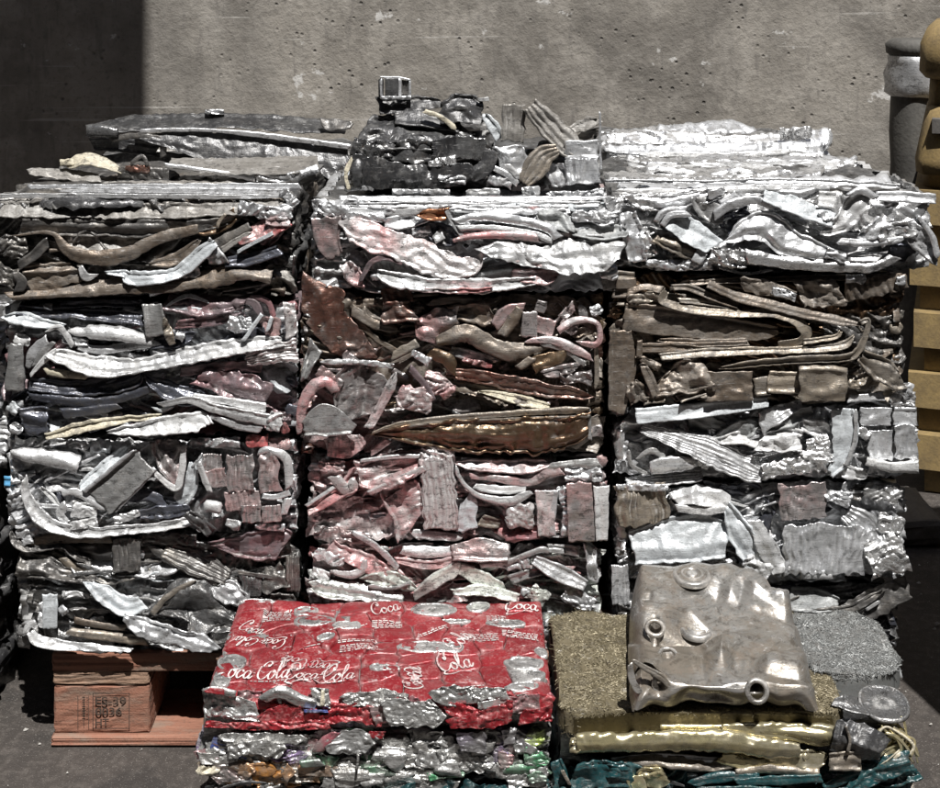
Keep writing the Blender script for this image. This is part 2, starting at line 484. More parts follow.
def layer_crease(x, y, seed, wl, amp):
    """sheets pressed flat from above: long lips that lean up to the light and drop away sharply below"""
    r = np.random.RandomState(seed % (2 ** 31))
    yy = y + wl * (1.5 * vnoise(x / (wl * 3.2), y / (wl * 2.2), seed + 1) + .7 * vnoise(x / (wl * 1.2), y / (wl * 1.3), seed + 2))
    xx = x + wl * .8 * vnoise(x / (wl * 2), y / wl, seed + 4)
    out = np.zeros_like(x, dtype=float)
    for k in range(4):
        L = wl * (1.0, .58, .34, .19)[k] * r.uniform(.8, 1.25)
        a = math.pi / 2 + r.normal(0, (.2, .4, .7, 1.0)[k])
        t = (xx * math.cos(a) + yy * math.sin(a)) / L + r.uniform(0, 1)
        t = t + .8 * vnoise(t * .45 + 7, xx / (wl * 4), seed + 11 + k)
        f = t - np.floor(t)
        c = r.uniform(.55, .85)
        saw = np.where(f < c, f / c, (1 - f) / (1 - c))
        env = np.clip(.55 + .75 * vnoise(xx / (wl * 1.6), yy / (wl * 1.1), seed + 21 + k), .05, 1.2)
        out += (saw - .5) * env * L * (.62, .55, .5, .45)[k]
    return out * amp

def catmull(pts, n):
    P = np.asarray(pts, dtype=float)
    if len(P) == 2:
        t = np.linspace(0, 1, n)[:, None]
        return P[0] * (1 - t) + P[1] * t
    seg = np.sqrt(((P[1:, :2] - P[:-1, :2]) ** 2).sum(1)) + 1e-6
    cum = np.concatenate([[0], np.cumsum(seg)])
    ext = np.vstack([2 * P[0] - P[1], P, 2 * P[-1] - P[-2]])
    out = []
    for s in np.linspace(0, cum[-1], n):
        i = min(np.searchsorted(cum, s, side='right') - 1, len(seg) - 1)
        t = (s - cum[i]) / seg[i]
        a, b, c, d = ext[i], ext[i + 1], ext[i + 2], ext[i + 3]
        out.append(0.5 * ((2 * b) + (c - a) * t + (2 * a - 5 * b + 4 * c - d) * t * t + (3 * b - a - 3 * c + d) * t ** 3))
    return np.array(out)

# mappings: (a, b, d) -> world, a and b in photo pixels, d in millimetres out of the face
def front_map(y_face):
    def f(px, py, d):
        Y = y_face - d / 1000.0
        Z = Y + CAM_D
        return np.stack([(px - CX) * Z / F_PX, Y + 0 * px, CAM_H - (py - HY) * Z / F_PX], -1)
    return f

def top_map(z_face):           # a = x * PXM, b = -y * PXM (towards the camera is +b)
    def f(a, b, d):
        return np.stack([a / PXM, -b / PXM, z_face + d / 1000.0 + 0 * a], -1)
    return f

def side_map(x_face, sgn):     # a = y * PXM, b = -z * PXM
    def f(a, b, d):
        return np.stack([x_face + sgn * d / 1000.0 + 0 * a, a / PXM, -b / PXM], -1)
    return f

SEED = [11]
MM = 1000.0 / PXM              # millimetres per photo pixel

def ribbon(fm, name, mat, pts, parent, d=0.0, tilt=0.0, bulge=0.0, cr=0.5, wl=38, pleat=0, ridge=0, pamp=0.22,
           edge=0.11, skirt=5.0, res=1.9, twist=0.0, prof=None, wvar=0.0, flat=False, layer=0.0, lwl=16, slant=0.0, longc=0.0, hem=0.0):
    """a strip of sheet along a spine of (x, y, half width [, extra d]) points, bent, creased and with turned-back edges"""
    SEED[0] += 1
    seed = SEED[0] * 7919
    r = np.random.RandomState(seed % (2 ** 31))
    P = [tuple(q) + (0.0,) * (4 - len(q)) for q in pts]
    L = sum(math.hypot(P[i + 1][0] - P[i][0], P[i + 1][1] - P[i][1]) for i in range(len(P) - 1))
    wmax = max(q[2] for q in P)
    nu = int(max(5, min(130, L / res)))
    nv = int(max(7, min(50, 2 * wmax / (res * 0.9))))
    if ridge:
        nv = int(min(72, max(nv, ridge * 5)))
    if pleat:
        nu = int(min(170, max(nu, pleat * 5)))
    S = catmull(P, nu)
    T = np.gradient(S[:, :2], axis=0)
    T /= (np.linalg.norm(T, axis=1)[:, None] + 1e-9)
    N = np.stack([-T[:, 1], T[:, 0]], -1)
    W = np.maximum(S[:, 2], 0.4)
    if wvar:
        kn = max(4, int(L / 22) + 2)
        W = W * (1 + wvar * np.interp(np.linspace(0, 1, nu), np.linspace(0, 1, kn), r.uniform(-1, 1, kn)))
        for endd in (0, 1):
            if r.rand() < .3:
                q = np.linspace(0, 1, nu) if endd == 0 else np.linspace(1, 0, nu)
                W = W * np.clip(r.uniform(.25, .7) + q / r.uniform(.08, .25), 0, 1)
    v = np.linspace(-1, 1, nv)
    v = .55 * v + .45 * np.sin(v * math.pi / 2)
    U = np.linspace(0, 1, nu)
    # ragged edges
    e0 = 1 + edge * np.interp(U, np.linspace(0, 1, max(4, int(L / 4))), r.uniform(-1, 1, max(4, int(L / 4))))
    e1 = 1 + edge * np.interp(U, np.linspace(0, 1, max(4, int(L / 4))), r.uniform(-1, 1, max(4, int(L / 4))))
    lat = np.where(v[None, :] < 0, v[None, :] * e0[:, None], v[None, :] * e1[:, None]) * W[:, None]
    # slanted / ragged ends
    slant0, slant1 = r.uniform(-.7, .7, 2) * slant
    endj = slant0 * v * wmax + np.interp(v, np.linspace(-1, 1, 7), r.uniform(-1, 1, 7)) * wmax * 0.12
    endk = slant1 * v * wmax + np.interp(v, np.linspace(-1, 1, 7), r.uniform(-1, 1, 7)) * wmax * 0.12
    along = (1 - U)[:, None] ** 2 * endj[None, :] + U[:, None] ** 2 * endk[None, :]
    X = S[:, 0:1] + N[:, 0:1] * lat + T[:, 0:1] * along
    Y = S[:, 1:2] + N[:, 1:2] * lat + T[:, 1:2] * along
    D = np.zeros_like(X) + d + S[:, 3:4]
    tw = tilt + twist * (U[:, None] - 0.5) * 2
    D += tw * v[None, :] * W[:, None] * MM
    if bulge:
        style = prof if prof is not None else r.choice(['roof', 'roof', 'lip'])
        if style == 'round':
            g = np.sqrt(np.maximum(0, 1 - v ** 2))
        elif style == 'roof':
            v0 = r.uniform(-.6, .6)
            g = np.where(v < v0, (v + 1) / (1 + v0), (1 - v) / (1 - v0)) * .75
        else:
            v0 = r.choice([-1, 1])
            g = np.clip((1 - np.abs(v - v0 * .78) / .22), 0, 1) * .6 + .25 * (1 - v ** 2)
        D += bulge * W[:, None] * MM * g[None, :]
    if pleat:
        ph = U * pleat + np.interp(U, np.linspace(0, 1, pleat + 2), r.uniform(-.3, .3, pleat + 2))
        sk = v[None, :] * r.uniform(-.25, .25)
        t = ph[:, None] + sk
        tri = np.abs(2 * (t - np.floor(t + .5))) * 2 - 1
        D += tri * pamp * (L / pleat) * MM * (0.6 + 0.4 * np.sin(v[None, :] * 2 + ph[:, None]))
    if ridge:
        jit = np.cumsum(r.uniform(.5, 1.5, ridge + 1))
        tv = np.interp((v + 1) / 2, np.linspace(0, 1, ridge + 1), (jit - jit[0]) / (jit[-1] - jit[0]) * ridge)
        t = tv[None, :] + 0.15 * np.sin(U[:, None] * 5 + r.uniform(0, 6))
        tri = np.abs(2 * (t - np.floor(t + .5))) * 2 - 1
        D += tri * pamp * (2 * W[:, None] / ridge) * MM
    if hem and wmax > 2.9:
        hw = np.clip(2.2 / W[:, None], .06, .3)
        for sg in (-1, 1):
            if r.rand() < .65:
                q = (v[None, :] * sg - (1 - hw)) / hw
                D += hem * MM * (2.2 * np.exp(-((q - .3) / .5) ** 2) - 1.4 * np.exp(-((q + .9) / .5) ** 2))
    if longc and wmax > 3:
        for _ in range(r.randint(1, 4)):
            v0, aa = r.uniform(-.8, .8), r.uniform(-1, 1)
            vv0 = v0 + .25 * np.sin(U[:, None] * r.uniform(2, 7) + r.uniform(0, 6))
            D += longc * aa * np.clip(1 - np.abs(v[None, :] - vv0) / r.uniform(.25, .7), 0, 1) * W[:, None] * MM * .38
    if layer:
        D += layer_crease(X, Y, seed + 3, lwl, layer) * MM
    if cr:
        big = min(wl, max(10, wmax * 2.2))
        D += crease(X, Y, seed, wl, cr * 0.28 * min(1, wmax / 12 + .35)) * MM
        D += crease(X, Y, seed + 5, big * 0.45, cr * 0.34) * MM
        # a few hard cross folds where the strip was bent over itself
        for _ in range(r.randint(0, 3)):
            u0, sl_, aa = r.uniform(.1, .9), r.uniform(-.5, .5), r.uniform(-1, 1) * cr
            q = np.abs(U[:, None] * L - u0 * L + sl_ * lat)
            D += aa * np.clip(1 - q / (5 + wmax * .6), 0, 1) * (2 + wmax * .28) * MM
        X = X + crease(X, Y, seed + 9, wl * .6, cr * 0.14)
        Y = Y + crease(X, Y, seed + 13, wl * .6, cr * 0.14)
    # turned-back edge all round
    def pad(A, add=0.0):
        B = np.zeros((A.shape[0] + 2, A.shape[1] + 2))
        B[1:-1, 1:-1] = A
        B[0, 1:-1], B[-1, 1:-1] = A[0], A[-1]
        B[:, 0], B[:, -1] = B[:, 1], B[:, -2]
        if add:
            B[0, :] -= add
            B[-1, :] -= add
            B[1:-1, 0] -= add
            B[1:-1, -1] -= add
        return B
    X, Y, D = pad(X), pad(Y), pad(D, skirt)
    V = fm(X, Y, D).reshape(-1, 3)
    n1, n2 = X.shape
    return mesh_obj(name, V, grid_faces(n1, n2), mat, parent, smooth=not flat)

KIND = {
    'sheet': ('folded_sheet', dict(layer=.3, lwl=13, cr=1.0, wl=34, wvar=.15, slant=.8, longc=1.1, hem=1.0)),
    'smooth': ('bent_sheet', dict(layer=.16, lwl=16, cr=0.5, wl=55, wvar=.08, slant=.6, longc=1.0, hem=1.0)),
    'fold': ('rolled_edge', dict(cr=0.3, bulge=0.55, skirt=9, wvar=.15, slant=1.0, longc=.6)),
    'tube': ('crushed_tube', dict(cr=0.25, bulge=0.8, skirt=10, prof='round', wvar=.08, longc=.5)),
    'plate': ('plate', dict(cr=0.25, wl=45, edge=0.05, skirt=7, longc=.3, hem=.8)),
    'pleat': ('pleated_sheet', dict(cr=0.45, pleat=9, skirt=8)),
    'ridge': ('ribbed_profile', dict(cr=0.3, ridge=6, skirt=8)),
    'wad': ('crumpled_wad', dict(cr=0.8, wl=13, bulge=0.25, edge=0.22, skirt=12, res=1.15, prof='round', wvar=.22, layer=.9, lwl=8)),
    'band': ('folded_band', dict(cr=0.25, wl=45, wvar=.1, slant=.8, tilt=.45, hem=1.0, skirt=11, longc=.5)),
    'pressed': ('pressed_can', dict(cr=0.4, wl=14, edge=.16, skirt=8, res=1.2, wvar=.2, slant=.6, layer=.55, lwl=9)),
    'pack': ('packed_sheet', dict(cr=0.35, wl=30, edge=.12, skirt=14, res=1.7, wvar=.15, slant=.5, layer=1.0, lwl=17)),
}

def feat(fm, parent, spec, n=0):
    kind, mat, pts = spec[0], spec[1], spec[2]
    opts = spec[3] if len(spec) > 3 else {}
    name, base = KIND[kind]
    kw = dict(base)
    kw.update(opts)
    kw['d'] = kw.get('d', 0) + n * 0.35
    if isinstance(pts, str):
        pts = [tuple(float(c) for c in q.split(',')) for q in pts.split()]
    return ribbon(fm, name, mat, pts, parent, **kw)

def core(parent, x0, x1, y0, y1, z0, z1, mat, amp=0.010, n=22, inset=(0.012, 0.034, 0.008)):
    """the packed middle of a bale: a creased block behind the sheets of its faces"""
    SEED[0] += 1
    seed = SEED[0] * 4001
    x0 += inset[0]; x1 -= inset[0]; y0 += inset[1]; y1 -= 0.01; z1 -= inset[2]
    bm = bmesh.new()
    V, Fc = box_vf(x0, x1, y0, y1, z0, z1)
    vs = [bm.verts.new(v) for v in V]
    for f in Fc:
        bm.faces.new([vs[i] for i in f])
    bmesh.ops.subdivide_edges(bm, edges=bm.edges[:], cuts=n, use_grid_fill=True)
    bm.verts.index_update()
    v = np.array([tuple(q.co) for q in bm.verts])
    ff = [tuple(q.index for q in f.verts) for f in bm.faces]
    bm.free()
    c = np.array([(x0 + x1) / 2, (y0 + y1) / 2, (z0 + z1) / 2])
    k = 700.0
    dy = crease(v[:, 0] * k, v[:, 2] * k * 1.6, seed, 40, amp / 0.010 * 0.6) / 1000 * 2.0
    dx = crease(v[:, 1] * k, v[:, 2] * k * 1.6, seed + 3, 40, amp / 0.010 * 0.6) / 1000 * 1.6
    dz = crease(v[:, 0] * k, v[:, 1] * k, seed + 7, 50, amp / 0.010 * 0.5) / 1000 * 1.2
    v[:, 1] += dy
    v[:, 0] += np.where(np.abs(v[:, 0] - c[0]) > 0.0, dx, 0)
    up = v[:, 2] > z0 + 0.01
    v[:, 2] += np.where(up, np.minimum(dz, 0.004), 0)
    v[~up, 2] = z0
    return mesh_obj('packed_core', v, ff, mat, parent)

def zpx(py):
    return CAM_H - (py - HY) / PXM

def bale(name, label, group, px0, px1, py0, py1, depth, palette, feats, y_face=0.0, fill=34, seed=1, core_mat='gun',
         top_fill=10, side_fill=8, z0=None, z1=None, top_amp=1.0, cat='bale', shred='silver'):
    """a pressed bale; px/py are its front outline in photo pixels at its front plane"""
    rnd = random.Random(seed)
    Z = CAM_D + y_face
    k = Z / F_PX
    x0, x1 = (px0 - CX) * k, (px1 - CX) * k
    zz1 = CAM_H - (py0 - HY) * k if z1 is None else z1
    zz0 = CAM_H - (py1 - HY) * k if z0 is None else z0
    root = empty(name, ((x0 + x1) / 2, y_face + depth / 2, zz0), label, cat, group)
    core(root, x0, x1, y_face, y_face + depth, zz0, zz1, core_mat)
    fm = front_map(y_face)
    W, H = px1 - px0, py1 - py0
    def pick():
        return rnd.choice(palette)
    nr = max(2, int(round(H / 40)))
    for j in range(nr):
        nc = rnd.choice([2, 2, 3])
        for i in range(nc):
            cw, ch = W / nc, (H - 8) / nr
            cx, cy = px0 + cw * (i + .5 + rnd.uniform(-.08, .08)), py0 + 4 + ch * (j + .5)
            hw, hh = cw * rnd.uniform(.52, .66), ch * rnd.uniform(.56, .8)
            xa, xb = max(px0 + 3, cx - hw), min(px1 - 3, cx + hw)
            hh = min(hh, cy - py0 - 4, py1 - cy - 4)
            hh = max(hh, ch * .4)
            feat(fm, root, ('pack', pick(), [(xa, cy + rnd.uniform(-3, 3), hh), ((xa + xb) / 2, cy + rnd.uniform(-3, 3), hh), (xb, cy + rnd.uniform(-3, 3), hh * .9)],
                            dict(d=rnd.uniform(-14, -5), lwl=rnd.uniform(18, 38), layer=rnd.uniform(.75, 1.1))))
    fill = int(fill * .25)
    for i in range(fill):
        dd = -16 + 12 * (i / max(1, fill))
        q = rnd.random()
        cy = py0 + H * rnd.uniform(0.06, 0.94)
        ln = W * rnd.uniform(0.14, 0.5)
        cx = rnd.uniform(px0 + ln * .45, px1 - ln * .45)
        sl_ = rnd.gauss(0, 0.16)
        w = rnd.uniform(3.5, 9) if q < .6 else rnd.uniform(8, 16)
        n = 4
        pts = []
        ph = rnd.uniform(0, 6)
        am = rnd.uniform(0, 7)
        for j in range(n):
            t = j / (n - 1) - .5
            yy = cy + sl_ * ln * t + am * math.sin(ph + t * 5)
            yy = min(max(yy, py0 + w + 1), py1 - w - 1)
            pts.append((cx + ln * t, yy, w * rnd.uniform(.6, 1.15)))
        kd = rnd.choice(['sheet', 'fold', 'pack', 'sheet', 'wad', 'smooth', 'pack'])
        feat(fm, root, (kd, pick(), pts, dict(d=dd, tilt=rnd.uniform(-.5, 1.0), res=3.2)))
    # ragged band of small crumple along the two front corners
    for i in range(int(H / 16)):
        for sx in (px0 + 7, px1 - 7):
            yy = py0 + 6 + (H - 12) * (i + rnd.random()) / int(H / 16)
            feat(fm, root, ('wad', pick(), [(sx - 7, yy, 5), (sx + 6, yy + rnd.uniform(-4, 4), 6)],
                            dict(d=rnd.uniform(-20, -6), res=2.4)))
    for n, s in enumerate(feats):
        feat(fm, root, s, n)
    # torn sheet edges and shreds squeezed out between the folds
    area = W * H / 30000.0
    for i in range(int(20 * area)):
        ln = rnd.uniform(12, 62)
        x_, y_ = rnd.uniform(px0 + 4, px1 - ln - 4), rnd.uniform(py0 + 5, py1 - 5)
        a_ = rnd.gauss(-.05, .3)
        feat(fm, root, ('fold', pick(), [(x_, y_, rnd.uniform(.7, 1.8)), (x_ + ln / 2, y_ + a_ * ln / 2 + rnd.uniform(-2.5, 2.5), rnd.uniform(.9, 2.4)),
                                         (x_ + ln, min(max(y_ + a_ * ln, py0 + 3), py1 - 3), rnd.uniform(.6, 1.6))], dict(d=rnd.uniform(-9, 7), res=1.8, skirt=5)))
    for i in range(int(12 * area)):
        ln = rnd.uniform(6, 18)
        x_, y_ = rnd.uniform(px0 + 4, px1 - ln - 4), rnd.uniform(py0 + 5, py1 - 5)
        feat(fm, root, ('wad', rnd.choice([pick(), shred]), [(x_, y_, rnd.uniform(2, 4.5)), (x_ + ln, y_ + rnd.uniform(-5, 5), rnd.uniform(2, 4.5))], dict(d=rnd.uniform(-10, 4), res=1.3)))
    # sides
    for sgn, xf in ((-1, x0), (1, x1)):
        sm = side_map(xf, sgn)
        for i in range(side_fill):
            zc = rnd.uniform(zz0 + .02, zz1 - .02)
            yc = y_face + depth * rnd.uniform(.12, .8)
            ln = depth * rnd.uniform(.3, .7)
            w = min(rnd.uniform(5, 16), (zz1 - zz0) * PXM * .3)
            a0, a1 = (max(y_face + .005, yc - ln / 2)) * PXM, (min(y_face + depth - .01, yc + ln / 2)) * PXM
            bz = -min(max(zc, zz0 + w / PXM + .004), zz1 - w / PXM - .004) * PXM
            feat(sm, root, (rnd.choice(['sheet', 'fold', 'wad']), pick(),
                            [(a0, bz, w), ((a0 + a1) / 2, bz + rnd.uniform(-3, 3), w), (a1, bz, w)],
                            dict(d=rnd.uniform(-9, -3), res=4.5)))
    # top
    tm = top_map(zz1)
    for i in range(top_fill):
        w = rnd.uniform(8, 26)
        ln = W * rnd.uniform(.3, .85)
        xc = rnd.uniform(x0 * PXM + ln / 2, x1 * PXM - ln / 2)
        b0 = rnd.uniform(-(y_face + depth) * PXM + w, -y_face * PXM - w)
        a = rnd.gauss(0, .1)
        feat(tm, root, (rnd.choice(['sheet', 'smooth', 'sheet', 'wad']), pick(),
                        [(xc - ln / 2, b0 - a * ln / 2, w), (xc, b0, w), (xc + ln / 2, b0 + a * ln / 2, w)],
                        dict(d=-9 + 6 * i / max(1, top_fill), cr=.5 * top_amp, bulge=.05, res=4, skirt=8)))
    return root

# ------------------------------------------------------------------ setting
gv = []
n = 60
gx = np.concatenate([np.linspace(-60, -3, 12), np.linspace(-2.5, 2.5, 60), np.linspace(3, 60, 12)])
gy = np.concatenate([np.linspace(-60, -3, 12), np.linspace(-2.5, 2.5, 60), np.linspace(3, 60, 12)])
GX, GY = np.meshgrid(gx, gy, indexing='ij')
GZ = -0.003 + 0.0025 * np.sin(GX * 9 + 2 * np.sin(GY * 5)) * np.sin(GY * 8 + 1)
GZ[np.abs(GX) > 2.6] = -0.003
ground = mesh_obj('ground', np.stack([GX, GY, GZ], -1).reshape(-1, 3), grid_faces(len(gx), len(gy)), 'asphalt')
tag(ground, 'dark brown asphalt yard floor with pale specks of debris', None, None, 'structure')

WALL_Y = 1.8
V, Fc = box_vf(-9, 9, WALL_Y, WALL_Y + 0.3, -0.05, 6.0)
wall = mesh_obj('concrete_wall', V, Fc, 'concrete', smooth=False)
tag(wall, 'tall weathered concrete wall with streaks and scuffs behind the stacked bales', 'wall')

# added unseen walls: they block sky light and give the metal dark reflections
V, Fc = box_vf(-12, 12, -6.6, -6.3, -0.05, 9.0)
sky_wall = mesh_obj('sky_block_wall', V, Fc, 'skyblockgrey', smooth=False)
tag(sky_wall, 'added unseen tall grey wall blocking sky light, facing the concrete wall and the bales', 'wall')
V, Fc = box_vf(-5.3, -5.0, -6.29, WALL_Y - .01, -0.05, 8.0)
sky_wall = mesh_obj('sky_block_wall', V, Fc, 'skyblockgrey', smooth=False)
tag(sky_wall, 'added unseen tall grey wall blocking sky light at the shaded end', 'wall')

V, Fc = box_vf(6.5, 6.8, -6.29, WALL_Y - .01, -0.05, 8.0)
sky_wall = mesh_obj('sky_block_wall', V, Fc, 'skyblockgrey', smooth=False)
tag(sky_wall, 'added unseen tall grey wall blocking sky light beyond the yellow pallets', 'wall')

# added unseen ribbed sheet, skewed so its shadow darkens the wall's left part
def wall_x(px):
    return (px - CX) * (CAM_D + WALL_Y) / F_PX
SHADE_Z = 4.6
xe = wall_x(148)
shade_root = empty('wall_shade_sheet', (xe - 2, WALL_Y, SHADE_Z), 'added unseen ribbed steel sheet shading one end of the concrete wall', 'awning')
nx = 140
ax = np.linspace(xe - 5.5, xe, nx)
prof = 0.025 * np.clip(np.abs(((ax * 4) % 1.0) * 4 - 2) - .5, 0, 1)
yy0, yy1 = WALL_Y - 2.25, WALL_Y - 0.005
rows = []
for y, dz in ((yy0, 0), (yy1, 0), (yy1, -.012), (yy0, -.012), (yy0, 0)):
    rows.append(np.stack([ax + (WALL_Y - y) * math.tan(SUN_AZ), np.full(nx, y), SHADE_Z + dz + prof], -1))
AV = np.stack(rows, 1).reshape(-1, 3)
mesh_obj('shade_sheet', AV, grid_faces(nx, 5), 'shadesteel', shade_root, smooth=False)
for xb in (xe - 4.6, xe - 3.1, xe - 1.6, xe - 0.1):
    bevel_box('shade_bracket', (xb - .03, xb + .03, WALL_Y - 2.1, WALL_Y - .001, SHADE_Z - .10, SHADE_Z - .013), 'shadesteel', shade_root, .004)

# ------------------------------------------------------------------ pallet under the stack
PX0, PX1 = (52 - CX) / PXM, (892 - CX) / PXM
PZ = zpx(653)
pal = empty('wood_pallet', ((PX0 + PX1) / 2, 0.45, 0), 'reddish wooden block pallet with a black stamp under the bales', 'pallet')
PD = 0.98
rp = random.Random(5)
zt0, zs0, zb0 = PZ - 0.026, PZ - 0.046, 0.0145
def board(name, b, mat='wood'):
    return bevel_box(name, b, mat, pal, .003, rp, 5, .0011)
for y0 in (0.0, 0.21, 0.42, 0.63, 0.84):
    board('deck_board', (PX0, PX1, y0, y0 + .135, zt0, PZ))
cols = [(PX0, PX0 + .137), ((PX0 + PX1) / 2 - .07, (PX0 + PX1) / 2 + .07), (PX1 - .137, PX1)]
blocks = []
for (a, b) in cols:
    board('stringer_board', (a + .001, b - .001, 0.002, PD - .004, zs0, zt0 - .0005), 'woodend')
    for y0 in (0.003, .42, .84):
        bl = board('block', (a + .002, b, y0, y0 + .13, zb0 + .001, zs0 - .0012), 'wood')
        blocks.append(bl)
for y0 in (0.0, .42, .84):
    board('bottom_board', (PX0 + .0, PX1, y0 - .004, y0 + .125, 0.0002, zb0))

def text_mesh(body, size):
    cu = bpy.data.curves.new('t', 'FONT')
    cu.body = body
    cu.size = size
    cu.offset = 0.00028
    ob = bpy.data.objects.new('t', cu)
    COL.objects.link(ob)
    dg = bpy.context.evaluated_depsgraph_get()
    me = bpy.data.meshes.new_from_object(ob.evaluated_get(dg))
    vv = np.array([tuple(v.co) for v in me.vertices])
    ff = [tuple(p.vertices) for p in me.polygons]
    bpy.data.objects.remove(ob)
    bpy.data.curves.remove(cu)
    bpy.data.meshes.remove(me)
    return vv, ff

blk = blocks[0]
FY = 0.003 - 0.0026
SV, SF = [], []
def stamp_quad(px0, py0, px1, py1):
    o = len(SV)
    for (x, y) in ((px0, py0), (px1, py0), (px1, py1), (px0, py1)):
        SV.append(((x - CX) / PXM, FY, zpx(y)))
    SF.append((o, o + 1, o + 2, o + 3))
for (a, b, c, d) in ((92.5, 693, 129.5, 693.8), (92.5, 728, 129.5, 728.8), (92.5, 693, 93.3, 728.8), (128.8, 693, 129.6, 728.8),
                     (77.5, 696, 78.1, 728), (88.3, 696, 88.9, 728)):
    stamp_quad(a, b, c, d)
for i in range(9):
    y = 697 + i * 2.3
    stamp_quad(82.0 + (i % 2) * .5, y, 85.2, y + 1.1)
    if i % 2 == 0:
        stamp_quad(86.6, y + .4, 87.6, y + 1.8)
stamp_quad(83.3, 696, 83.9, 726)
for body, x, y, sz in (('ES-39', 95, 704.6, 10.8), ('0036', 95.2, 715, 10.4), ('HT', 95.2, 726, 10.4)):
    vv, ff = text_mesh(body, sz / PXM)
    wdt = vv[:, 0].max() - vv[:, 0].min()
    want = {'ES-39': 31.0, '0036': 26.5, 'HT': 13.5}[body] / PXM
    vv[:, 0] = (vv[:, 0] - vv[:, 0].min()) * want / wdt
    o = len(SV)
    for q in vv:
        SV.append(((x - CX) / PXM + q[0], FY, zpx(y) + q[1]))
    SF += [tuple(i + o for i in f) for f in ff]
st = mesh_obj('stamp', SV, SF, 'stamp', None, smooth=False)
st.parent = blk
for v in st.data.vertices:
    v.co -= pal.location
tag(st, 'black stamp reading ES-39 0036 HT in a box')

# ------------------------------------------------------------------ left column
G_L, G_M, G_R = 'bales in the stack beside the shaded wall', 'bales in the middle stack', 'bales in the stack beside the yellow pallets'
DARKS = ['char', 'dust', 'brown', 'gun', 'black', 'char']
WHITES = ['white', 'silver', 'silver', 'silvdull', 'silvdull', 'whitecool', 'grey']

L4 = [
 ('wad', 'silvdull', '16,532,7 32,531,8 50,535,5'), ('fold', 'brown', '32,541,4 60,538,5 112,539,4'),
 ('sheet', 'char', '10,532,3 20,546,5 40,548,4 63,545,4 76,556,4 92,563,4', dict(tilt=.6)),
 ('sheet', 'char', '18,563,13 50,568,11 62,574,8 96,575,8', dict(tilt=.35, cr=.9)),
 ('fold', 'tan', '62,558,3 75,567,5 93,571,4'), ('pleat', 'char', '112,555,17 141,555,17', dict(d=10, pleat=6)),
 ('smooth', 'char', '92,576,4 112,579,6 140,573,3', dict(tilt=.5)),
 ('fold', 'char', '150,545,5 172,562,4 215,586,3'), ('ridge', 'char', '165,549,9 195,562,13 228,577,8', dict(tilt=.5, ridge=5)),
 ('smooth', 'mauve', '213,546,3 240,547,12 265,544,18 287,540,19', dict(tilt=.15)),
 ('wad', 'char', '140,540,6 165,538,6 188,540,5'), ('plate', 'gun', '183,540,5 196,540,6'),
 ('pleat', 'gun', '241,585,11 262,586,10', dict(pleat=5)), ('sheet', 'char', '262,582,12 287,574,14', dict(tilt=.3)),
 ('ridge', 'char', '293,556,7 293,592,7', dict(ridge=4, d=6)), ('sheet', 'whitecool', '148,578,3 160,577,5 172,579,2'),
 ('smooth', 'black', '150,585,5 190,588,5', dict(d=-6)),
 ('sheet', 'gun', '153,612,6 172,606,15 190,602,24 212,612,24 236,622,9', dict(tilt=.35, cr=.5, d=6)),
 ('fold', 'tan', '152,614,3 168,596,3 196,580,2', dict(d=10)), ('sheet', 'silvdull', '214,586,8 228,592,13 248,603,6', dict(tilt=.3)),
 ('sheet', 'char', '268,600,7 296,602,8'),
 ('smooth', 'whitecool', '88,582,4 104,594,9 124,605,11 143,603,6', dict(tilt=.4, d=12, cr=.4)),
 ('sheet', 'silver', '124,617,4 140,626,9 166,634,9 200,643,9 216,650,5', dict(d=16, tilt=.3, cr=.6)),
 ('plate', 'whitecool', '50,594,8 50,628,7', dict(d=4)), ('wad', 'white', '41,602,3 43,628,5'), ('wad', 'white', '62,595,5 76,594,3 90,596,4'),
 ('wad', 'silver', '60,606,4 66,614,4'), ('fold', 'brown', '74,620,3 100,625,3 126,628,3'), ('fold', 'tan', '68,631,4 106,636,5 146,641,4'),
 ('smooth', 'white', '30,632,4 40,641,6 72,646,5 132,650,2', dict(d=10, tilt=.4)), ('fold', 'white', '25,634,3 28,626,3 36,622,3', dict(d=4)),
 ('plate', 'char', '207,640,8 228,630,12', dict(tilt=.2)),
]
bale('scrap_bale', 'dark dented bale with a white curled strip, resting on the stamped end of the pallet', G_L, 18, 297, 534, 653, .40, ['gun', 'silvdull', 'grey', 'char', 'silver', 'gun'], L4,
     seed=41, fill=34, top_fill=2)

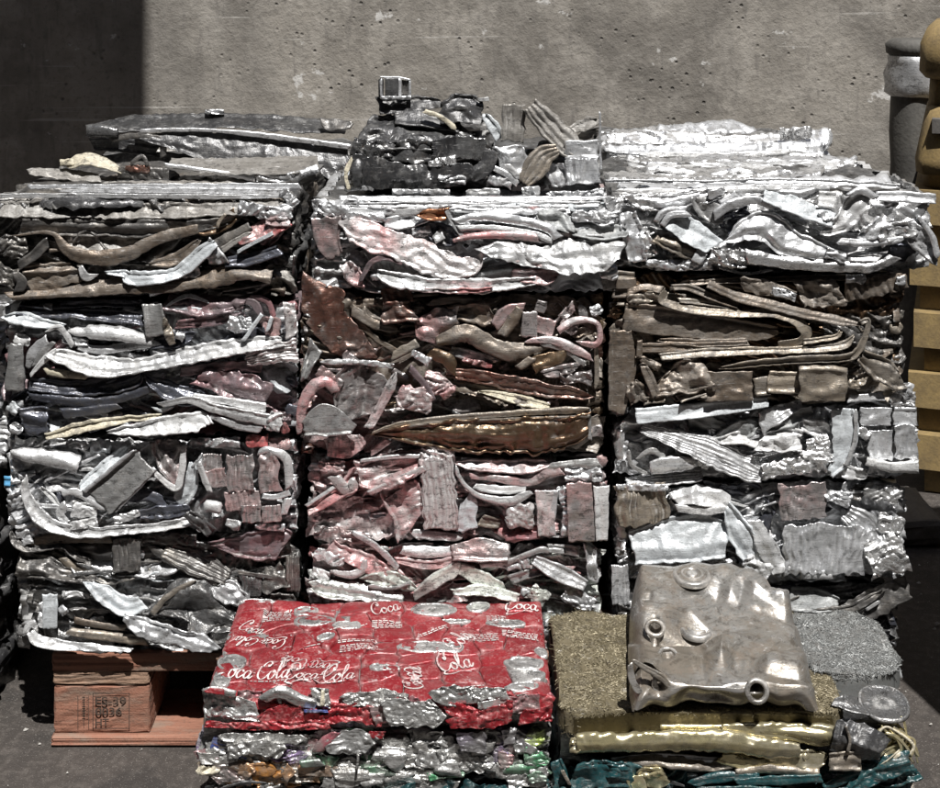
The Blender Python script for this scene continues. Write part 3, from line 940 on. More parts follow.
L3 = [
 ('plate', 'blueplast', '4,481,5 24,482,5', dict(d=-14)), ('smooth', 'slate', '30,474,4 50,490,6 64,506,4', dict(d=-4)), ('smooth', 'white', '40,487,2 52,497,4 60,506,2'),
 ('tube', 'white', '11,451,4 30,455,7 60,459,9 79,464,10', dict(tilt=.2, d=8, bulge=.6)),
 ('wad', 'white', '66,443,4 90,446,5'), ('wad', 'whitecool', '90,446,6 112,446,7', dict(cr=.7)),
 ('smooth', 'whitecool', '80,488,4 104,468,7 128,447,6', dict(tilt=.5, d=6)),
 ('plate', 'grey', '98,501,18 121,481,17 145,460,15', dict(d=16, tilt=.2)),
 ('fold', 'silvdull', '84,492,2 110,470,2 134,450,2', dict(d=19)), ('fold', 'silvdull', '114,511,2 136,490,2 155,468,2', dict(d=15)),
 ('smooth', 'white', '24,478,3 27,497,5 40,517,8 60,528,7 90,532,6 130,530,5 165,526,5 190,521,5', dict(d=14, tilt=.3)),
 ('fold', 'white', '62,494,3 75,492,4 95,502,4 106,510,3', dict(d=12)), ('wad', 'white', '72,508,9 98,512,8', dict(d=6)),
 ('fold', 'white', '66,502,4 60,514,5 68,524,4', dict(d=8)), ('wad', 'white', '70,526,4 98,522,5', dict(d=10)), ('wad', 'white', '113,520,6 126,517,5 139,512,3', dict(d=8)),
 ('fold', 'slate', '130,502,5 146,495,6 166,503,6'), ('smooth', 'slate', '135,515,5 165,512,7 190,508,5'),
 ('sheet', 'pinkgrey', '158,440,7 170,455,16 178,482,6', dict(d=4)),
 ('fold', 'white', '152,470,3 165,482,3 177,488,4 182,470,4 184,445,3', dict(d=10)), ('smooth', 'whitecool', '178,504,9 190,485,8 193,462,4', dict(tilt=-.2)),
 ('smooth', 'silvdull', '195,470,5 205,455,4'),
 ('wad', 'silvdull', '190,443,5 240,442,6', dict(cr=1)), ('pleat', 'pinkgrey', '202,462,8 222,462,8', dict(d=8, pleat=4)),
 ('pleat', 'pinkgrey', '206,480,9 226,477,9', dict(d=9, pleat=4)), ('pleat', 'pinkgrey', '227,474,18 254,473,18', dict(d=8, pleat=6)),
 ('pleat', 'pinkgrey', '259,473,21 280,472,20', dict(d=12, pleat=4, pamp=.12)), ('pleat', 'pinkgrey', '225,502,10 261,499,9', dict(d=6, pleat=6)),
 ('pleat', 'pinkgrey', '241,514,9 261,513,9', dict(d=10, pleat=4)), ('pleat', 'pinkgrey', '262,514,9 281,513,9', dict(d=12, pleat=4)),
 ('wad', 'redpaint', '246,441,5 268,441,6'), ('sheet', 'pinkgrey', '268,444,6 290,443,6'),
 ('fold', 'white', '258,452,3 270,450,4 287,460,5 289,488,4', dict(d=10)), ('fold', 'white', '262,496,3 276,497,3 290,492,3', dict(d=10)),
 ('fold', 'white', '288,498,4 283,515,4', dict(d=8)), ('fold', 'white', '198,462,3 204,478,3 210,492,3', dict(d=10)),
 ('sheet', 'black', '187,513,5 200,522,7 212,533,6', dict(d=16)), ('tube', 'white', '203,505,6 222,509,6', dict(d=10)),
 ('wad', 'white', '226,522,5 240,526,5', dict(d=8)), ('wad', 'silver', '255,526,4 285,528,4'),
]
bale('scrap_bale', 'bale with a tilted grey box and a curved white strip below it', G_L, 8, 298, 437, 534, .40, WHITES, L3, seed=31, fill=32, top_fill=2)

L2 = [
 ('smooth', 'slate', '18,310,5 60,312,6 100,315,7 143,317,9', dict(tilt=.5)), ('smooth', 'whitecool', '2,316,5 20,318,7 40,323,6 64,326,2', dict(tilt=.4, d=8)),
 ('smooth', 'slate', '60,305,3 100,303,4 140,304,4'), ('sheet', 'mauve', '165,302,9 200,306,11 246,300,8', dict(tilt=.3)),
 ('smooth', 'mauve', '176,325,4 215,320,7 242,311,7', dict(tilt=-.3)), ('fold', 'mauve', '240,300,3 254,304,4 262,318,3'), ('fold', 'mauve', '250,296,2 268,302,3 274,318,3'),
 ('plate', 'grey', '152,304,10 157,336,11', dict(d=14)), ('wad', 'tan', '164,318,4 172,345,4', dict(d=16)), ('wad', 'silver', '176,334,4 184,338,5', dict(d=14)),
 ('fold', 'white', '46,331,2 58,327,3 66,335,3 73,346,3', dict(d=8)), ('tube', 'white', '68,331,5 84,332,5 92,332,8 120,334,8 139,338,6 152,342,4', dict(tilt=.3, bulge=.6, d=4)),
 ('smooth', 'white', '62,340,3 75,341,4 88,343,3'), ('fold', 'silvdull', '78,346,4 100,350,4 140,345,4 160,343,3'), ('smooth', 'slate', '150,345,4 175,340,8 195,335,4', dict(d=-4)),
 ('fold', 'silvdull', '27,368,3 36,350,6 48,340,5', dict(d=6)), ('fold', 'grey', '34,366,2 44,351,3 54,342,2', dict(d=10)), ('fold', 'white', '30,376,2 44,360,3 56,350,3', dict(d=10)),
 ('sheet', 'white', '50,353,5 70,359,10 95,366,10 125,367,9 152,363,7 200,353,9 240,346,9 282,341,6', dict(tilt=.6, d=10, cr=.4)),
 ('fold', 'cream', '44,370,4 62,374,4 88,377,3', dict(d=8)), ('tube', 'grey', '16,344,8 15,392,10', dict(bulge=.4, d=4)), ('wad', 'white', '14,338,6 30,342,5'),
 ('wad', 'silver', '228,322,8 242,326,10 252,324,6', dict(d=8)), ('fold', 'whitecool', '243,341,2 262,314,2', dict(d=13)), ('fold', 'whitecool', '267,332,2 272,317,2', dict(d=13)),
 ('sheet', 'pinkwhite', '288,302,7 293,336,7', dict(cr=1, d=6)), ('sheet', 'pinkgrey', '262,325,9 280,330,10', dict(cr=1)),
 ('ridge', 'pinkwhite', '246,360,7 272,354,10 298,350,12', dict(d=10, ridge=6, cr=.8)), ('smooth', 'mauve', '180,372,4 230,366,5 262,368,5', dict(tilt=-.3)),
 ('smooth', 'slate', '30,383,7 80,388,8 130,381,9 142,373,4', dict(d=-2, tilt=.3)), ('fold', 'slate', '30,396,4 70,401,5 112,400,5 152,388,4'),
 ('smooth', 'slate', '146,378,4 170,392,11 205,398,8', dict(tilt=.4)), ('sheet', 'mauve', '198,376,8 238,386,14 268,396,12', dict(d=2, cr=.9)),
 ('smooth', 'slate', '22,421,13 48,420,13', dict(d=2, cr=.4)), ('fold', 'slate', '62,413,5 90,411,5 120,406,3'), ('wad', 'silver', '10,425,6 22,432,7'), ('wad', 'whitecool', '8,405,5 18,412,6'),
 ('smooth', 'cream', '45,436,3 80,428,6 120,420,4 162,416,2', dict(d=8, tilt=.3)), ('smooth', 'white', '108,432,3 150,428,8 196,422,11 209,425,7', dict(d=12, tilt=.45)),
 ('fold', 'white', '160,405,3 190,400,4 216,409,5 262,419,6 274,422,8', dict(d=10)), ('fold', 'white', '192,396,3 226,401,4 266,408,5', dict(d=6)),
 ('fold', 'silvdull', '210,416,3 240,426,4 262,429,4', dict(d=6)), ('wad', 'white', '266,420,9 282,424,8', dict(d=8)), ('wad', 'redpaint', '280,430,6 288,426,6', dict(d=4)),
]
bale('scrap_bale', 'bale of pale creased sheets over dark slate folds, pinkish at one end', G_L, 6, 299, 299, 437, .40, WHITES + ['mauve', 'pinkgrey', 'slate'], L2, seed=21, fill=38, top_fill=2)

L1 = [
 ('fold', 'silver', '28,187,2 120,186,2 300,186,3', dict(d=-20)), ('fold', 'silvdull', '60,191,2 180,191,3 290,192,3', dict(d=-14)),
 ('fold', 'white', '-14,196,2.5 100,196,2.5 220,197,2.5 290,196,2', dict(d=-4)),
 ('sheet', 'dust', '-10,209,8 60,210,8 150,211,8 292,207,7', dict(tilt=1.0, d=0)), ('smooth', 'char', '20,226,9 90,228,9 150,228,9 200,226,7 242,217,4', dict(d=6, cr=.4)),
 ('wad', 'silver', '238,207,7 262,212,8 292,212,6', dict(d=10)), ('wad', 'silvdull', '282,190,5 296,206,6', dict(d=0)),
 ('smooth', 'dust', '52,238,3 80,243,9 116,244,9 144,239,4', dict(tilt=.3)),
 ('fold', 'brown', '14,236,2 50,233,2 70,252,6 100,258,7 130,253,7 160,238,6 198,229,5', dict(d=8)),
 ('sheet', 'brown', '25,279,13 50,276,15 79,270,10', dict(tilt=.1, d=2, cr=.3)), ('fold', 'brown', '8,296,4 60,293,5 110,287,8 160,286,7 210,279,9 240,272,9 272,277,8', dict(d=10, bulge=.5, tilt=.4)),
 ('wad', 'char', '-14,246,11 6,246,12 28,250,10', dict(d=4)), ('fold', 'char', '18,266,5 34,255,5 48,242,5', dict(d=8)), ('wad', 'char', '-12,272,10 16,280,11', dict(d=6)),
 ('fold', 'char', '14,272,4 22,282,5 18,292,4', dict(d=12)),
 ('fold', 'white', '80,267,3 86,277,4 97,276,2', dict(d=12)), ('smooth', 'whitecool', '106,273,4 125,274,4 130,278,7 160,277,7 182,270,6 205,250,7 216,243,4', dict(d=14, tilt=.5)),
 ('smooth', 'brown', '150,265,4 178,258,6 200,240,4', dict(tilt=.4)), ('smooth', 'bronze', '198,231,6 220,224,9 236,214,6', dict(tilt=.2)), ('fold', 'tan', '217,228,1.5 219,222,1.5 226,214,1.5', dict(d=10)),
 ('fold', 'char', '213,246,5 250,226,5', dict(d=6)), ('fold', 'dust', '222,250,3 250,232,3', dict(d=8)),
 ('smooth', 'redpaint', '238,243,4 262,231,10 287,220,7', dict(tilt=.5, d=6)), ('fold', 'whitecool', '237,252,2 273,233,2', dict(d=14)), ('sheet', 'pinkwhite', '266,221,4 290,222,6', dict(d=10)),
 ('smooth', 'slate', '226,262,5 250,259,7 280,250,5', dict(tilt=.3, d=4)), ('sheet', 'silvdull', '207,244,7 220,264,9', dict(d=6, cr=.9)), ('wad', 'silvdull', '182,276,4 200,270,5', dict(d=6)),
 ('smooth', 'mauve', '262,245,10 276,228,8', dict(d=0)),
]
bale('scrap_bale', 'dark dusty bale with long brown folds, topmost beside the shaded wall', G_L, -20, 296, 197, 299, .40, DARKS, L1, seed=11, shred='silvdull', fill=36, top_fill=16,
     core_mat='char')

# ------------------------------------------------------------------ middle column
PINKS = ['pinkwhite', 'pink', 'pinkgrey', 'white', 'silver']
BROWNS = ['brown', 'brownred', 'bronze', 'pinkgrey', 'gun', 'brown']
M4 = [
 ('wad', 'pinkgrey', '314,530,6 340,536,9 372,542,8', dict(cr=1)), ('sheet', 'pink', '330,545,6 360,560,9 392,575,8 402,580,4', dict(d=8, tilt=.3)),
 ('fold', 'white', '352,532,3 376,546,3 398,568,3', dict(d=10)), ('wad', 'white', '314,553,7 345,560,7', dict(d=4)), ('fold', 'pinkwhite', '330,571,3 350,575,4 363,569,4 364,560,3', dict(d=12)),
 ('wad', 'white', '312,572,6 330,578,6'), ('smooth', 'whitegreen', '310,586,7 330,590,10 366,593,9 404,599,6', dict(tilt=.4, d=12)),
 ('sheet', 'whitegreen', '364,580,6 394,580,9 416,590,6', dict(d=8, cr=.8)), ('fold', 'grey', '368,586,2 392,588,2 410,583,2', dict(d=14)),
 ('fold', 'whitegreen', '414,596,5 436,580,7 460,567,6', dict(d=10, bulge=.4)), ('fold', 'whitegreen', '458,567,6 480,578,8 508,592,6', dict(d=8, bulge=.4)),
 ('fold', 'white', '410,533,4 440,536,5 462,538,4'), ('fold', 'white', '402,550,4 430,552,6 462,550,5', dict(d=4)), ('smooth', 'pinkwhite', '396,560,3 430,565,5 455,560,4', dict(d=2)),
 ('plate', 'pinkgrey', '452,553,8 480,550,12 510,553,9', dict(d=10, tilt=.4)), ('fold', 'grey', '480,566,3 510,561,3 540,550,3 550,553,3', dict(d=10)),
 ('wad', 'silvdull', '505,565,5 530,562,5', dict(d=6)), ('plate', 'silvdull', '534,560,5 560,573,9 586,586,6', dict(d=14, tilt=.3)), ('smooth', 'grey', '510,580,5 540,570,6', dict(d=0)),
 ('smooth', 'whitegreen', '452,593,4 482,590,6 518,598,5', dict(d=12, tilt=.5)), ('wad', 'whitegreen', '530,590,9 546,602,9', dict(d=8)), ('wad', 'silver', '565,590,10 592,608,9', dict(d=6)),
 ('sheet', 'silvdull', '590,546,6 593,582,5', dict(d=4)), ('smooth', 'grey', '548,548,5 580,552,6'),
]
bale('scrap_bale', 'greenish white crumpled bale right behind the red can bale', G_M, 309, 602, 541, 653, .40, PINKS + ['whitegreen', 'whitegreen'], M4, seed=42, fill=32, top_fill=2)

M3 = [
 ('pleat', 'pink', '326,447,8 346,446,13 364,440,6', dict(d=6)), ('fold', 'pinkwhite', '371,453,3 389,440,4', dict(d=10)), ('wad', 'pinkwhite', '318,464,7 344,470,7'),
 ('fold', 'pinkwhite', '334,476,5 348,491,6 356,480,6', dict(d=10)), ('smooth', 'pink', '308,511,4 330,498,7 356,484,6', dict(d=6, tilt=.4)), ('fold', 'white', '306,506,2 330,490,2 342,484,2', dict(d=8)),
 ('sheet', 'pink', '356,470,6 366,476,13 392,470,17 426,459,10', dict(d=12, tilt=.3, cr=.3)), ('sheet', 'pink', '398,484,20 406,506,21 412,527,20', dict(d=8, tilt=.0, cr=.3)),
 ('fold', 'white', '360,461,2 392,457,2 420,456,2', dict(d=14)), ('fold', 'pinkwhite', '368,493,3 395,482,4 425,468,3', dict(d=18)),
 ('ridge', 'pinkwhite', '436,458,17 439,492,17 441,529,17', dict(d=16, ridge=7, pamp=.3)), ('wad', 'pinkwhite', '420,453,7 455,455,8', dict(d=12)),
 ('smooth', 'pinkwhite', '455,462,3 480,465,7 520,466,8 548,463,5', dict(tilt=.5, d=8)), ('fold', 'grey', '545,467,3 570,464,4 600,463,5', dict(d=10)),
 ('fold', 'pink', '470,476,3 500,479,4 530,482,5 546,473,5 562,471,4', dict(d=10)), ('fold', 'white', '474,486,3 500,490,4 526,488,4', dict(d=8)),
 ('fold', 'white', '455,468,2 465,485,2 482,497,3 510,501,5 532,492,4', dict(d=14)), ('smooth', 'whitecool', '469,496,7 466,531,11', dict(d=6)),
 ('smooth', 'brown', '480,520,7 500,523,6', dict(d=0)), ('wad', 'pinkwhite', '506,516,13 534,516,13', dict(d=10, cr=.8)), ('plate', 'pinkwhite', '544,490,9 547,536,9', dict(d=10)),
 ('fold', 'silver', '556,490,3 553,515,3 552,535,3', dict(d=8)), ('wad', 'silver', '562,486,5 568,510,5 566,536,5', dict(d=4)), ('plate', 'pinkgrey', '579,482,13 582,541,13', dict(d=16)),
 ('plate', 'white', '601,486,8 602,541,6', dict(d=12)), ('wad', 'silver', '565,475,6 602,474,9', dict(d=4)), ('fold', 'mauve', '505,538,3 540,535,4', dict(d=2)),
]
bale('scrap_bale', 'pink and white crushed bale with a standing ribbed profile', G_M, 308, 608, 457, 541, .40, PINKS, M3, seed=32, fill=28, top_fill=2)

M2 = [
 ('smooth', 'brownred', '324,281,20 322,302,21 331,326,20 354,344,14 376,355,3', dict(d=8, tilt=-.2)), ('wad', 'brown', '350,308,6 378,302,6'),
 ('fold', 'brown', '352,310,5 374,324,5 398,329,4', dict(d=4)), ('fold', 'brown', '356,320,3 378,340,3 398,352,3', dict(d=0)),
 ('pleat', 'brownred', '382,297,8 412,292,9', dict(d=10, pleat=4)), ('sheet', 'brownred', '382,314,12 414,310,13', dict(d=14, cr=.7)), ('wad', 'brown', '412,300,6 420,312,6'),
 ('sheet', 'pinkgrey', '416,322,8 432,326,17 458,323,15', dict(d=10, cr=.7)), ('sheet', 'brown', '452,313,7 480,314,11 497,317,6', dict(d=8, cr=.8)), ('fold', 'brown', '428,303,3 455,301,4 490,306,4', dict(d=6)),
 ('fold', 'brown', '436,342,5 465,333,9 486,343,10 506,351,9 530,348,7 548,344,4', dict(d=14, bulge=.6)), ('smooth', 'silvdull', '450,350,4 474,356,7 498,361,3', dict(d=4)),
 ('fold', 'pinkgrey', '494,326,6 508,311,6 524,308,5', dict(d=10)), ('fold', 'brown', '502,336,5 512,322,6 520,308,4', dict(d=14)), ('wad', 'char', '500,325,8 512,330,8'),
 ('plate', 'pinkgrey', '530,312,8 529,337,8', dict(d=12)), ('plate', 'pinkgrey', '546,318,11 542,334,11', dict(d=10)), ('plate', 'pinkgrey', '536,305,6 546,308,6', dict(d=8)),
 ('fold', 'pinkwhite', '526,341,2 550,340,4 575,349,5 592,358,3', dict(d=16)), ('fold', 'grey', '540,344,2 562,349,3 585,364,3', dict(d=14)),
 ('fold', 'pinkwhite', '558,331,4 572,322,4 588,320,3 598,325,3 600,338,3 594,345,3 578,341,2', dict(d=16, bulge=1)), ('wad', 'pinkgrey', '560,325,8 578,327,8', dict(d=8)),
 ('sheet', 'pinkgrey', '562,318,4 574,306,5', dict(d=8)), ('sheet', 'grey', '580,305,4 584,318,5'), ('fold', 'tan', '596,346,2 597,368,2.5 596,388,3', dict(d=6)), ('wad', 'silver', '590,312,5 602,308,6'),
 ('fold', 'brown', '518,368,4 534,358,4', dict(d=12)), ('fold', 'bronze', '532,366,8 554,358,7 564,350,4', dict(d=10)), ('sheet', 'pinkgrey', '542,375,4 560,371,6 578,368,6', dict(d=12)),
 ('wad', 'pinkgrey', '560,378,6 592,378,7', dict(d=8)), ('wad', 'redpaint', '462,360,3 492,366,3'),
 ('smooth', 'brownred', '446,372,4 480,377,7 520,385,8 560,392,7 592,395,5', dict(d=10, tilt=-.1)), ('smooth', 'brown', '452,385,5 492,393,6 532,404,3', dict(d=4, tilt=.3)),
 ('smooth', 'cream', '478,391,2 510,397,5 530,402,6 550,406,3', dict(d=8, tilt=.5)),
 ('smooth', 'bronze', '370,435,1.5 400,434,8 450,435,15 520,436,18 570,432,16 589,425,11', dict(d=14, bulge=.25, tilt=-.25)),
 ('fold', 'tan', '372,433,1.5 400,424,2 450,418,3 520,413,3.5 589,409,3.5', dict(d=18)), ('fold', 'brown', '400,428,1.5 450,422,1.5 590,416,1.5', dict(d=20)),
 ('fold', 'grey', '589,408,2 590,440,2', dict(d=10)),
 ('sheet', 'pinkgrey', '368,367,26 360,393,25 350,420,18', dict(d=10, cr=.35)), ('wad', 'white', '320,362,3 355,362,3 394,366,3', dict(d=14)), ('smooth', 'pinkwhite', '396,372,4 384,400,5 368,428,4', dict(d=18)),
 ('fold', 'pink', '299,434,4 303,406,5 312,388,6 326,382,5 336,392,4', dict(d=14)), ('plate', 'grey', '304,430,7 326,421,17 354,429,6', dict(d=18)), ('wad', 'pinkgrey', '318,370,6 342,386,6', dict(d=10)),
 ('sheet', 'grey', '316,345,8 308,365,6 304,380,3', dict(d=0)),
 ('wad', 'pink', '398,394,11 432,402,10', dict(d=12)), ('fold', 'tan', '392,356,4 418,343,5', dict(d=12)), ('wad', 'silver', '412,352,4 430,362,5', dict(d=14)), ('fold', 'bronze', '430,352,5 448,360,6 456,372,4', dict(d=12)),
 ('wad', 'pink', '424,376,11 452,394,12', dict(d=10)), ('fold', 'mauve', '410,368,3 425,385,4 434,400,3', dict(d=14)),
]
bale('scrap_bale', 'bronze brown bale with a long trough shaped panel and curled profiles', G_M, 301, 604, 292, 457, .40, BROWNS, M2, seed=22, shred='pinkgrey', fill=42, top_fill=2, core_mat='char')

M1 = [
 ('smooth', 'silver', '340,198,2.5 400,199,3 460,199,3 530,199,3 606,198,2', dict(tilt=.9, d=-14)), ('smooth', 'silvdull', '344,204,3 400,205,3.5 460,206,4 530,206,4 600,204,3', dict(tilt=.7, d=-4)), ('fold', 'white', '343,210,3 400,212,4 448,208,3', dict(d=0)), ('smooth', 'silver', '450,210,4 520,210,5 570,209,4', dict(tilt=.5)),
 ('plate', 'pinkgrey', '326,217,15 328,240,13 336,257,9', dict(d=8)), ('wad', 'silver', '318,208,6 350,212,7', dict(d=4)), ('wad', 'silver', '345,216,4 385,218,5', dict(d=8)),
 ('smooth', 'silver', '384,223,5 405,221,8 432,213,7', dict(d=2, tilt=.3)), ('smooth', 'copper', '418,214,3 432,215,6 448,214,6', dict(d=12, tilt=.2)), ('fold', 'white', '446,210,2 452,222,2 462,236,2', dict(d=14)),
 ('smooth', 'slate', '424,229,7 445,236,11 458,240,6', dict(d=-2)), ('smooth', 'white', '434,240,4 443,233,5', dict(d=6)), ('wad', 'silver', '412,232,4 430,228,4'),
 ('sheet', 'pinkwhite', '344,231,10 365,235,15 400,247,15 436,262,13 460,268,10 476,264,8 484,252,5', dict(d=14, tilt=.25, cr=.3)),
 ('fold', 'silver', '455,222,4 475,217,4 510,219,5 545,227,5 558,238,6', dict(d=12)), ('fold', 'white', '458,228,3 490,228,3 530,233,3 552,241,4', dict(d=14)), ('fold', 'pinkwhite', '458,235,3 500,236,3 545,240,3', dict(d=10)),
 ('smooth', 'greyflat', '536,214,6 558,221,11 572,232,4', dict(d=6, tilt=.4)), ('fold', 'pink', '453,241,2 475,236,3 510,235,4 538,238,4', dict(d=14)),
 ('smooth', 'greyflat', '572,230,6 600,232,8 627,230,7', dict(d=4, tilt=.8)), ('smooth', 'white', '585,238,4 605,240,4', dict(d=8)), ('wad', 'silver', '572,216,5 596,217,7 615,222,6', dict(d=2)),
 ('sheet', 'white', '482,253,4 510,252,10 540,257,11 568,257,17 595,256,17 623,250,9', dict(d=16, tilt=.5, cr=.5, wl=50)), ('fold', 'pinkwhite', '512,260,1.5 540,266,1.5 560,271,1.5', dict(d=20)),
 ('fold', 'greyflat', '470,278,5 500,272,7 530,272,4', dict(d=0)), ('smooth', 'pinkwhite', '512,275,6 545,277,9 558,275,5', dict(d=10, tilt=.3)),
 ('smooth', 'white', '377,273,4 395,280,8 430,285,7 470,286,8 498,285,8 536,281,4', dict(d=16, tilt=.3)), ('smooth', 'pink', '415,290,2 460,291,3 492,289,2', dict(d=20, tilt=.2)),
 ('sheet', 'pinkwhite', '344,263,6 354,275,9 364,281,6', dict(d=6)), ('fold', 'mauve', '360,282,2 371,263,2.5 386,258,2.5 402,263,2.5', dict(d=12)), ('wad', 'silver', '370,277,4 380,276,4'),
 ('wad', 'silver', '600,274,6 618,272,7', dict(d=4)), ('plate', 'dust', '602,285,6 620,282,6', dict(d=-6)),
]
bale('scrap_bale', 'silvery white bale with a wide crumpled panel, topmost of the middle stack', G_M, 311, 622, 201, 292, .40, ['white', 'silver', 'pinkwhite', 'silvdull', 'whitecool'], M1, seed=12, fill=32, top_fill=16)

# ------------------------------------------------------------------ right column
R5 = [
 ('ridge', 'silvdull', '620,565,8 621,605,9', dict(ridge=5)), ('plate', 'greyflat', '790,598,12 815,600,13 838,604,8', dict(tilt=.4, d=6)), ('smooth', 'char', '812,613,4 850,608,5 884,590,4', dict(d=10)),
 ('smooth', 'char', '830,626,9 868,606,15 908,586,12', dict(d=6, tilt=.1)), ('fold', 'black', '806,616,4 812,624,4 808,634,4', dict(d=6)), ('smooth', 'slate', '860,636,13 882,630,13', dict(d=-4)),
 ('fold', 'white', '866,610,2 880,601,2', dict(d=12)), ('smooth', 'black', '790,628,8 850,632,8'),
]
bale('scrap_bale', 'low black and grey bale half hidden behind the wire mesh pad', G_R, 616, 898, 582, 653, .40, ['black', 'char', 'slate', 'gun'], R5, seed=53, fill=24, top_fill=2)

R4 = [
 ('ridge', 'silvdull', '626,482,4 660,478,8 702,474,7', dict(tilt=.7, d=-4, ridge=6)), ('pleat', 'tan', '616,506,21 641,505,21 668,500,17', dict(d=12, pleat=8, pamp=.3)), ('wad', 'silver', '616,487,3 668,488,3', dict(d=14)),
 ('smooth', 'slate', '712,490,10 744,505,22 764,530,15', dict(d=-6)), ('smooth', 'white', '673,499,6 700,495,10 722,500,9 730,506,4', dict(tilt=.5, d=6)), ('fold', 'white', '676,508,4 705,511,5 727,508,4', dict(d=10)),
 ('plate', 'whitecool', '632,548,18 668,541,23 704,538,24 728,541,18', dict(d=10, tilt=.3)), ('smooth', 'whitecool', '727,507,5 735,525,11 748,546,13 762,570,10', dict(d=12, cr=.5)),
 ('smooth', 'white', '754,520,6 766,546,10 782,573,8', dict(d=16, cr=.4)), ('wad', 'white', '745,560,8 770,574,7', dict(d=12)),
 ('pleat', 'pinkgrey', '780,503,18 826,500,17', dict(d=10, pleat=7, pamp=.15)), ('wad', 'silver', '824,494,7 852,500,8', dict(d=8)), ('sheet', 'char', '850,490,8 866,494,9'), ('wad', 'grey', '864,490,9 884,496,9', dict(d=4)),
 ('wad', 'foil', '884,490,8 900,498,9', dict(d=6)), ('pleat', 'silver', '784,550,24 826,549,25 868,552,23', dict(d=14, pleat=12, pamp=.28)), ('fold', 'white', '800,575,4 836,575,4', dict(d=14)),
 ('ridge', 'silver', '846,512,9 868,528,14 880,550,12', dict(d=12, ridge=6, cr=.7)), ('wad', 'foil', '868,560,17 905,550,19', dict(d=14)), ('wad', 'foil', '878,522,10 902,528,11', dict(d=10)),
]
bale('scrap_bale', 'silver bale with tight pleats and a smooth pale panel behind the flattened tank', G_R, 616, 906, 480, 582, .40, ['silver', 'white', 'silvdull', 'silver', 'foil'], R4, seed=43, fill=30, top_fill=2)

R3 = [
 ('smooth', 'slate', '640,440,10 660,450,10', dict(d=-18)), ('smooth', 'slate', '640,470,6 680,478,5', dict(d=-14)),
 ('smooth', 'greyflat', '688,424,9 704,428,14 722,432,10', dict(d=-2)), ('smooth', 'greyflat', '714,441,3 735,432,11 758,424,9', dict(d=0)), ('smooth', 'white', '720,441,3 746,437,9 774,440,11', dict(d=8, tilt=.5)),
 ('plate', 'whitecool', '636,416,8 690,411,8 735,406,7 768,402,5', dict(d=18, tilt=.25)), ('smooth', 'white', '760,424,10 784,411,8 802,404,4', dict(d=10, tilt=.5)), ('smooth', 'greyflat', '764,431,3 790,419,8 812,411,5', dict(d=12)),
 ('ridge', 'silvdull', '642,428,5 680,440,10 715,453,14 746,468,13 764,476,8', dict(d=10, ridge=8, tilt=.3)), ('tube', 'white', '650,468,7 675,464,8 698,463,5', dict(d=8, bulge=.4)), ('fold', 'grey', '636,458,2 652,451,3 666,458,3', dict(d=4)),
 ('fold', 'grey', '628,450,2 632,465,2 648,474,2', dict(d=0)), ('sheet', 'white', '760,441,9 784,439,13 802,441,11', dict(d=14, tilt=.5)), ('sheet', 'white', '802,424,6 816,428,9 832,431,9', dict(d=8)),
 ('wad', 'foil', '762,472,7 790,466,11 816,460,14 834,458,11', dict(d=12)), ('wad', 'foil', '806,446,7 832,444,8', dict(d=10)),
 ('smooth', 'whitecool', '843,409,12 846,435,13 841,460,10 830,474,5', dict(d=18, cr=.3)), ('fold', 'white', '856,409,2 855,440,2 846,466,2', dict(d=22)),
 ('plate', 'silver', '860,416,9 891,417,9', dict(d=10, cr=.6)), ('plate', 'silver', '893,416,9 917,416,9', dict(d=10, cr=.6)), ('pleat', 'silver', '868,445,15 893,445,15', dict(d=12, pleat=3)), ('pleat', 'silver', '895,442,17 917,442,17', dict(d=14, pleat=3)),
 ('wad', 'foil', '858,430,5 870,437,5', dict(d=14)), ('tube', 'white', '866,461,4 890,467,6 919,467,7', dict(d=18, bulge=.5)), ('sheet', 'white', '842,470,7 866,476,6', dict(d=12)),
 ('fold', 'white', '848,399,4 884,396,4', dict(d=6)), ('wad', 'foil', '890,400,6 916,400,8', dict(d=6)),
]
bale('scrap_bale', 'bright white and silver bale with a white bar and a bowed strap', G_R, 615, 918, 404, 480, .40, ['silver', 'white', 'silvdull', 'silver', 'foil'], R3, seed=33, fill=28, top_fill=2)

